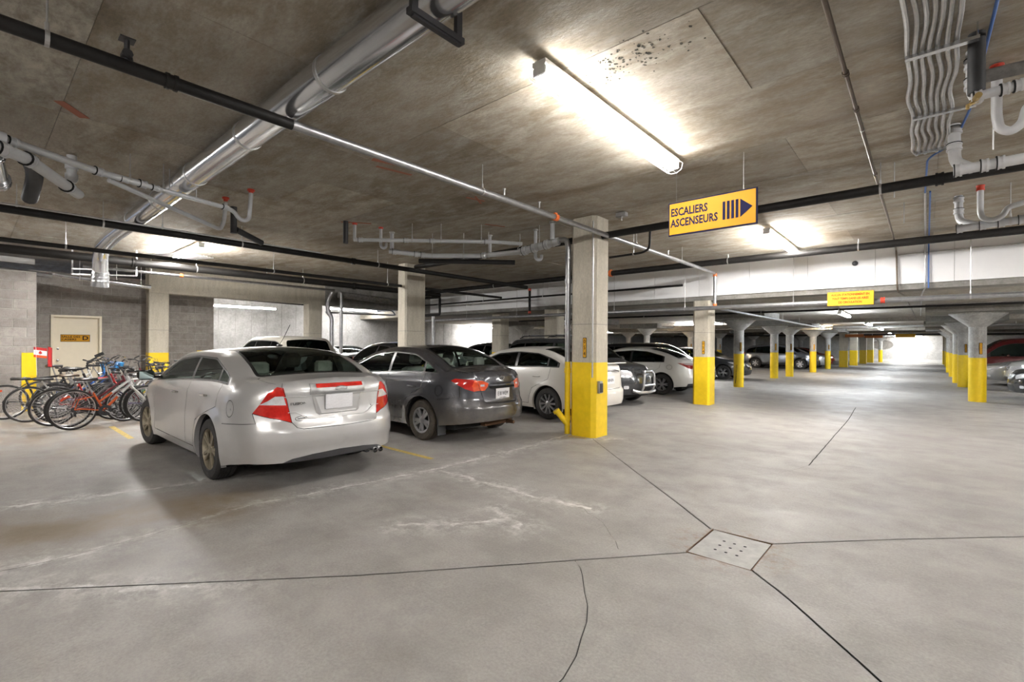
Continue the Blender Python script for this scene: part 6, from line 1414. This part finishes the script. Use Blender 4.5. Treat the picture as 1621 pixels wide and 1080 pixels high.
def bicycle(label, X, Y, heading, frame='bike_black', frame2=None, style='diamond', bar='flat', Rw=.335, rim='alloy', saddle='saddle_black', sh=.92, bh=1.02, lean=0, detail=True, basket=None, fender=False, rackb=False, susp=False, wb=1.04, fork=None, steer=0, grp=None, kids=1.0, seat_dx=0, reflect=False):
    t = empty('bicycle', (X, Y, 0), heading, label, 'bicycle', grp or 'bicycles parked in front of the cream door'); t.rotation_euler = (R(lean), 0, heading); t.scale = (kids,)*3
    RA, FA = Vector((0, 0, Rw)), Vector((wb, 0, Rw)); BBk = Vector((.43, 0, .29)); ST = Vector((.27, 0, .78 if style == 'diamond' else .62)); HT = Vector((.79, 0, .84)); HB = Vector((.83, 0, .73)); seat = Vector((.20+seat_dx, 0, sh))
    fm, f2 = M[frame], M[frame2 or frame]
    w1 = bike_wheel(Rw, rim, detail); w1.parent = t; w1.location = RA; w1.rotation_euler = (0, rnd.uniform(0, 6), 0)
    fk = empty('fork_turn'); bpy.data.objects.remove(fk)
    rot = Matrix.Translation(HB) @ Matrix.Rotation(steer, 4, Vector((-.32, 0, .95))) @ Matrix.Translation(-HB)
    q = lambda p: rot @ Vector(p)
    w2 = bike_wheel(Rw, rim, detail); w2.parent = t; w2.location = q(FA); w2.rotation_euler = (0, rnd.uniform(0, 6), steer)
    rt = .019 if frame != 'bike_thin' else .014; n = 10 if detail else 7
    m = MB(); m.cyl(ST, BBk, .016, n=n); m.cyl(BBk, HB, rt+.003, n=n)
    if style == 'diamond': m.cyl(ST-Vector((0, 0, .03)), HT-Vector((.0, 0, .03)), rt, n=n)
    elif style == 'low': m.cyl(BBk.lerp(ST, .45), HB.lerp(HT, .6), rt, n=n)
    else: m.tube(arc3([BBk.lerp(ST, .30), Vector((.52, 0, .48)), HT], .25), rt, n)
    m.cyl(HT+Vector((-.015, 0, .035)), HB+Vector((.01, 0, -.03)), .021, n=n)
    m.lathe([(0, -.04), (.024, -.04), (.024, .04), (0, .04)], BBk, (0, 1, 0), 12)
    m.build('frame', f2, t, True)
    if reflect and frame == 'bike_orange':
        m = MB(); m.cyl(BBk.lerp(HB, .5), HB.lerp(BBk, .01), rt+.0045, n=n); m.cyl(BBk.lerp(ST, .45).lerp(HB.lerp(HT, .6), .42), HB.lerp(HT, .6), rt+.0015, n=n); m.cyl(HT+Vector((-.015, 0, .036)), HB+Vector((.01, 0, -.031)), .0225, n=n); m.build('frame_front', M['bike_silver'], t, True, label='silver-white front half of the frame')
        for sx_, z_ in ((.55, .0), (.62, .0)): m = MB(); c_ = BBk.lerp(HB, sx_); m.cyl(c_, c_.lerp(HB, .10), rt+.006, n=n); m.build('decal_band', M['sign_navy'], t)
    m = MB()
    for s in (1, -1): m.tube([BBk+Vector((-.03, s*.02, 0)), RA+Vector((.10, s*.055, 0)), RA+Vector((0, s*.06, 0))], .009, 6); m.tube([BBk.lerp(ST, .80)+Vector((0, s*.012, 0)), RA+Vector((.06, s*.05, .16)), RA+Vector((0, s*.06, 0))], .008, 6)
    m.build('rear_triangle', fm, t, True)
    m = MB(); 
    for s in (1, -1): m.tube([q(HB+Vector((.012, s*.02, -.03))), q(HB+Vector((.022, s*.055, -.07))), q(FA+Vector((-.02, s*.055, .10))), q(FA+Vector((0, s*.055, 0)))], [.014, .017 if susp else .013, .015 if susp else .010, .009], 8)
    m.build('fork', M[fork or frame2 or frame], t, True)
    m = MB(); m.cyl(ST-Vector((0, 0, .02)), seat-Vector((.02, 0, .04)), .0135, n=8); m.cyl(ST-Vector((.012, 0, -.0)), ST+Vector((-.008, 0, .03)), .020, n=8); m.build('seat_post', M['alloy'], t, True)
    m = MB(); pr = [(-.13, .075, .02), (-.11, .085, .035), (-.05, .07, .03), (.03, .035, .024), (.12, .020, .022), (.145, .008, .016)]; vs = []
    for x, hw, zt in pr:
        for k in range(8): a = 2*math.pi*k/8; vs.append((seat.x+x, hw*math.cos(a), seat.z-.005+(zt if math.sin(a) > 0 else .028)*math.sin(a)))
    m.add(vs, [(i*8+k, i*8+(k+1) % 8, (i+1)*8+(k+1) % 8, (i+1)*8+k) for i in range(5) for k in range(8)]+[tuple(range(7, -1, -1)), tuple(range(40, 48))]); m.build('saddle', M[saddle], t, True)
    stem_ = Vector((.75, 0, bh-.03)); fw = Vector((.80, 0, bh)) if bar != 'drop' else Vector((.86, 0, bh-.02))
    m = MB(); m.cyl(q(HT+Vector((-.01, 0, .02))), q(stem_), .014, n=8); m.cyl(q(stem_), q(fw), .014, n=8); m.build('stem', M['chrome' if detail else 'dark_metal'], t, True)
    m = MB(); g = MB()
    if bar == 'flat':
        m.tube([q(fw+Vector(p)) for p in ((-.05, -.29, .01), (-.01, -.12, 0), (0, 0, 0), (-.01, .12, 0), (-.05, .29, .01))], .011, 7)
        for s in (1, -1): g.cyl(q(fw+Vector((-.03, s*.19, .005))), q(fw+Vector((-.052, s*.30, .01))), .017, n=8)
    elif bar == 'rise':
        m.tube([q(fw+Vector(p)) for p in ((-.10, -.30, .05), (-.03, -.17, .05), (0, -.06, 0), (0, .06, 0), (-.03, .17, .05), (-.10, .30, .05))], .011, 7)
        for s in (1, -1): g.cyl(q(fw+Vector((-.06, s*.22, .05))), q(fw+Vector((-.105, s*.31, .05))), .017, n=8)
    elif bar == 'drop':
        for s in (1, -1): m.tube(arc3([q(fw+Vector(p)) for p in ((0, 0, 0), (0, s*.19, 0), (.10, s*.20, 0), (.10, s*.21, -.12), (-.04, s*.21, -.13))], .06), .013, 7)
    else:
        m.tube([q(fw+Vector(p)) for p in ((-.22, -.26, .02), (-.10, -.24, .10), (0, -.08, .06), (0, .08, .06), (-.10, .24, .10), (-.22, .26, .02))], .011, 7)
        for s in (1, -1): g.cyl(q(fw+Vector((-.14, s*.25, .075))), q(fw+Vector((-.23, s*.262, .015))), .016, n=8)
    m.build('handlebar', M['chrome' if bar in ('cruise',) else 'dark_metal'], t, True)
    if g.v: g.build('grips', M['saddle_black'], t, True)['kind'] = 'stuff'
    m = MB()
    for s in (1, -1): m.tube([q(fw+Vector((-.01, s*.17, -.01))), q(fw+Vector((.03, s*.22, -.03))), q(fw+Vector((.0, s*.28, -.035)))], .006, 5)
    for s in (1, -1): m.tube(arc3([q(fw+Vector((0, s*.15, 0))), q(fw+Vector((.12, s*.08, .05))), q(HT+Vector((.07, s*.03, -.02))), HB.lerp(BBk, .4)], .12, 3), .0028, 4)
    m.build('brake_levers', M['dark_metal'], t)['kind'] = 'stuff'
    m = MB(); m.lathe([(.045, 0), (.095, 0), (.095, .004), (.045, .004)], BBk+Vector((0, -.05, 0)), (0, 1, 0), 20, closed=True)
    for k in range(5): a = k*2*math.pi/5; m.bar(BBk+Vector((0, -.048, 0)), BBk+Vector((.09*math.cos(a), -.048, .09*math.sin(a))), .012, .004, up=(0, 1, 0))
    m.build('chainring', M['dark_metal'], t)
    ang = rnd.uniform(-.9, .2)
    for s in (-1, 1):
        e = BBk+Vector((s*.165*-math.cos(ang), s*.075, s*.165*-math.sin(ang))) if s > 0 else BBk+Vector((.165*math.cos(ang), -.075, .165*math.sin(ang)))
        m = MB(); m.bar(BBk+Vector((0, s*.06, 0)), e, .016, .010, up=(0, 1, 0)); cr = m.build('crank', M['alloy'], t)
        MB().box(e+Vector((0, s*.05, 0)), (.085, .085, .02)).build('pedal', M['plastic'], cr)
    m = MB(); m.lathe([(0, 0), (.045, 0), (.040, -.012), (.030, -.024), (0, -.026)], RA+Vector((0, -.034, 0)), (0, 1, 0), 14); m.bar(RA+Vector((0, -.05, -.02)), RA+Vector((.02, -.05, -.12)), .02, .012, up=(0, 1, 0))
    for zz in (.04, -.04): m.bar(RA+Vector((0, -.048, zz)), BBk+Vector((0, -.048, zz*2)), .004, .007, up=(0, 1, 0))
    m.build('drivetrain', M['dark_metal'], t)
    if reflect: MB().add([(Rw*.62*math.cos(a)*s_, -.012, Rw+Rw*.62*math.sin(a)*s_) for s_ in (1, 1.17) for a in np.linspace(1.75, 2.35, 6)], [(i, i+1, i+7, i+6) for i in range(5)]).build('reflector', M['reflector'], t, label='orange-red spoke reflector')
    if fender:
        for c, a0, a1 in ((RA, .5, 2.7), (FA, .9, 2.6)):
            m = MB(); vs = []
            for a in np.linspace(a0, a1, 14):
                for y_, rr in ((-.025, Rw+.012), (0, Rw+.022), (.025, Rw+.012)): vs.append((c.x+rr*math.cos(a), y_, c.z+rr*math.sin(a)))
            m.add(vs, [(i*3+k, i*3+k+1, i*3+k+4, i*3+k+3) for i in range(13) for k in range(2)]); m.build('mudguard', fm, t, True)
    if rackb:
        m = MB()
        for s in (1, -1): m.tube([RA+Vector((0, s*.065, .01)), RA+Vector((-.10, s*.06, .42)), (.20, s*.05, Rw+.42)], .006, 5); m.cyl((-.22, s*.05, Rw+.42), (.20, s*.05, Rw+.42), .006, n=5)
        for k in range(4): m.cyl((-.2+.12*k, -.05, Rw+.42), (-.2+.12*k, .05, Rw+.42), .005, n=4)
        m.build('luggage_rack', M['dark_metal'], t)
    if basket:
        m = MB(); B0 = Vector((.93, 0, bh-.22))
        for zz, w_ in ((0, .10), (.11, .125), (.22, .14)): m.tube([B0+Vector((x*w_, y*w_*1.25, zz)) for x, y in ((-1, -1), (1, -1), (1, 1), (-1, 1))], .006, 4, closed=True)
        for x, y in ((-1, -1), (0, -1), (1, -1), (1, 0), (1, 1), (0, 1), (-1, 1), (-1, 0)): m.bar(B0+Vector((x*.10, y*.125, 0)), B0+Vector((x*.14, y*.175, .22)), .09, .003, up=(-y, x, 0) if abs(x)+abs(y) == 1 else (x, y, 0))
        m.box(B0, (.20, .25, .006)); m.build('basket', M[basket], t, label='bright blue basket' if basket == 'basket_blue' else None)
    return t
HD = R(98)
BK = [
 ('orange and white step-through bicycle nearest the silver sedan, red spoke reflector', -10.92, 1.16, R(103), dict(frame='bike_orange', frame2='bike_orange', style='low', rim='alloy', Rw=.345, sh=.86, bh=1.02, susp=True, fork='bike_white', reflect=True, wb=1.06)),
 ('dark maroon bicycle right behind the orange one', -11.30, 1.14, R(104), dict(frame='bike_maroon', style='low', rim='alloy', sh=.84, bh=1.00)),
 ('brown-saddled bicycle third from the silver sedan with upright bars', -11.68, .98, R(101), dict(frame='bike_grey', style='diamond', rim='alloy', bar='cruise', sh=.90, bh=1.08, saddle='saddle_brown')),
 ('black bicycle with low saddle in front of the block pier corner', -12.55, .72, R(96), dict(frame='bike_black', style='low', rim='alloy', sh=.80, bh=.98)),
 ('black bicycle at the far left, its rear wheel cut by the picture edge', -13.30, .45, R(92), dict(frame='bike_black', style='diamond', rim='alloy', sh=.78, bh=.96, reflect=True)),
 ('red bicycle with tall black saddle in front of the cream door', -12.10, 1.08, R(99), dict(frame='bike_red', style='diamond', rim='bike_black', sh=1.00, bh=1.05, bar='rise')),
 ('bicycle with mudguards and a rear rack before the door', -12.85, 1.12, R(97), dict(frame='bike_black', style='step', fender=True, rackb=True, sh=.96, bh=1.10, bar='cruise')),
 ('bicycle carrying the bright blue basket', -13.25, 1.12, R(99), dict(frame='bike_blue', style='low', sh=.92, bh=1.06, basket='basket_blue', bar='rise', detail=False)),
 ('purple and silver bicycle with thick frame tubes in the middle of the row', -11.45, 1.95, R(106), dict(frame='bike_purple', frame2='bike_silver', style='diamond', sh=.88, bh=1.0, susp=True, detail=False)),
 ('white framed bicycle with drop bars behind the orange one', -11.85, 1.85, R(103), dict(frame='bike_white', style='diamond', bar='drop', sh=.96, bh=1.0, detail=False)),
 ('green bicycle half hidden before the yellow column', -12.25, 1.98, R(101), dict(frame='bike_green', style='low', sh=.92, bh=1.06, bar='flat', detail=False)),
 ('black mountain bicycle with raised bars at the right of the group', -11.2, 2.2, R(110), dict(frame='bike_black', style='diamond', sh=.90, bh=1.06, bar='rise', susp=True, detail=False)),
 ('grey bicycle with flat bars in the second row', -12.62, 1.88, R(102), dict(frame='bike_grey', style='diamond', sh=.88, bh=1.02, bar='flat', detail=False)),
 ('yellow bicycle seen through the bars in front of the column', -13.0, 2.05, R(103), dict(frame='bike_yellow', style='diamond', sh=.9, bh=.98, bar='flat', detail=False)),
 ('red bicycle deep in the row in front of the door frame', -13.65, 1.2, R(97), dict(frame='bike_red', style='low', sh=.92, bh=1.04, bar='flat', detail=False)),
 ('silver bicycle with curved bars in the second row', -13.4, 1.95, R(100), dict(frame='bike_silver', style='step', sh=.9, bh=1.1, bar='cruise', detail=False)),
 ('small blue child bicycle at the right end of the group', -12.0, 2.75, R(104), dict(frame='bike_blue', style='low', sh=.90, bh=1.05, bar='rise', detail=False, kids=.88)),
 ('dark bicycle with drop bars close to the column foot', -13.8, 2.1, R(100), dict(frame='bike_black', style='diamond', sh=.95, bh=1.02, bar='drop', detail=False)),
 ('maroon bicycle under the column, bars turned aside', -14.2, 1.95, R(103), dict(frame='bike_maroon', style='diamond', sh=.93, bh=1.04, bar='rise', detail=False)),
 ('white bicycle with a tall saddle against the block wall', -14.3, 1.0, R(98), dict(frame='bike_white', style='low', sh=.98, bh=1.06, bar='flat', detail=False)),
 ('black bicycle furthest back between door and column', -14.8, 1.75, R(100), dict(frame='bike_black', style='diamond', sh=.95, bh=1.07, bar='cruise', detail=False)),
 ('grey bicycle with upright bars just left of the sedan mirror', -12.6, 2.85, R(104), dict(frame='bike_grey', style='step', sh=.92, bh=1.08, bar='cruise', detail=False)),
]
for l, x, y, h, kw in BK: bicycle(l, x, y, h, lean=rnd.uniform(-3, 3), steer=rnd.uniform(-.25, .25), **kw)
# little flag and red ribbon on a rod by the pier, mirror on a stalk
fl = empty('small_flag', (-13.9, .9, 0), 0, 'small red and white maple-leaf flag with a red ribbon above the bicycles', 'flag')
nv = Vector((.80, .60, 0)); 
MB().cyl((-.02, .02, .80), (-.02, .0, 1.40), .004, n=5).build('rod', M['white_paint'], fl)
def cloth(mb, a, b_, z0, z1, n=6):
    vs = []
    for i in range(n+1):
        f = i/n; x = a[0]+(b_[0]-a[0])*f+.006*math.sin(f*7); y = a[1]+(b_[1]-a[1])*f; vs += [(x, y, z0[0]+(z0[1]-z0[0])*f), (x, y, z1[0]+(z1[1]-z1[0])*f)]
    return mb.add(vs, [(2*i, 2*i+2, 2*i+3, 2*i+1) for i in range(n)])
dirx = (-.58*.0-.05, .22)
def fp_(f): return (-.02-.03*f, -.03+.20*f)
for f0, f1, mt_, nm, za, zb in ((0, 1, 'bike_red', 'red_band', (1.335, 1.30), (1.395, 1.36)), (0, 1, 'white_paint', 'white_band', (1.235, 1.20), (1.335, 1.30)), (0, 1, 'reflector', 'red_band', (1.18, 1.15), (1.235, 1.20))):
    cloth(MB(), fp_(f0), fp_(f1), za, zb).build(nm, M[mt_], fl)
lf = [(0, -.035), (.008, -.02), (.03, -.018), (.022, -.005), (.035, .008), (.018, .01), (.016, .028), (0, .04), (-.016, .028), (-.018, .01), (-.035, .008), (-.022, -.005), (-.03, -.018), (-.008, -.02)]
MB().prism(lf, .003, (-.028, .07, 1.268), Vector((-.15, 1, -.17)).normalized(), (0, 0, 1)).build('maple_leaf', M['bike_red'], fl)
cloth(MB(), fp_(1.05), fp_(1.40), (.98, .96), (1.40, 1.37), 4).build('ribbon', M['bike_red'], fl)
mr = empty('bar_mirror', (-12.2, 1.75, 0), 0, 'small black rear-view mirror on a bent stalk above the saddles', 'mirror')
MB().tube(arc3([(0, .05, 1.06), (.02, .0, 1.16), (.0, -.05, 1.22)], .05), .005, 5).build('stalk', M['dark_metal'], mr)
MB().box((0, -.08, 1.25), (.015, .15, .06), Matrix.Rotation(.5, 3, 'X'), bev=.01).build('mirror_head', M['saddle_black'], mr)
# low bicycle rack on the floor
m = MB()
for k in range(9):
    x = -14.3+.42*k; m.tube(arc3([(x, 2.3, .02), (x, 2.3, .35), (x, 2.7, .35), (x, 2.7, .02)], .12), .012, 6)
for y in (2.3, 2.7): m.cyl((-14.6, y, .02), (-11.0, y, .02), .015, n=6)
m.build('bicycle_rack', M['zinc'], None, True, label='low steel hoop rack under the bicycles', cat='rack')
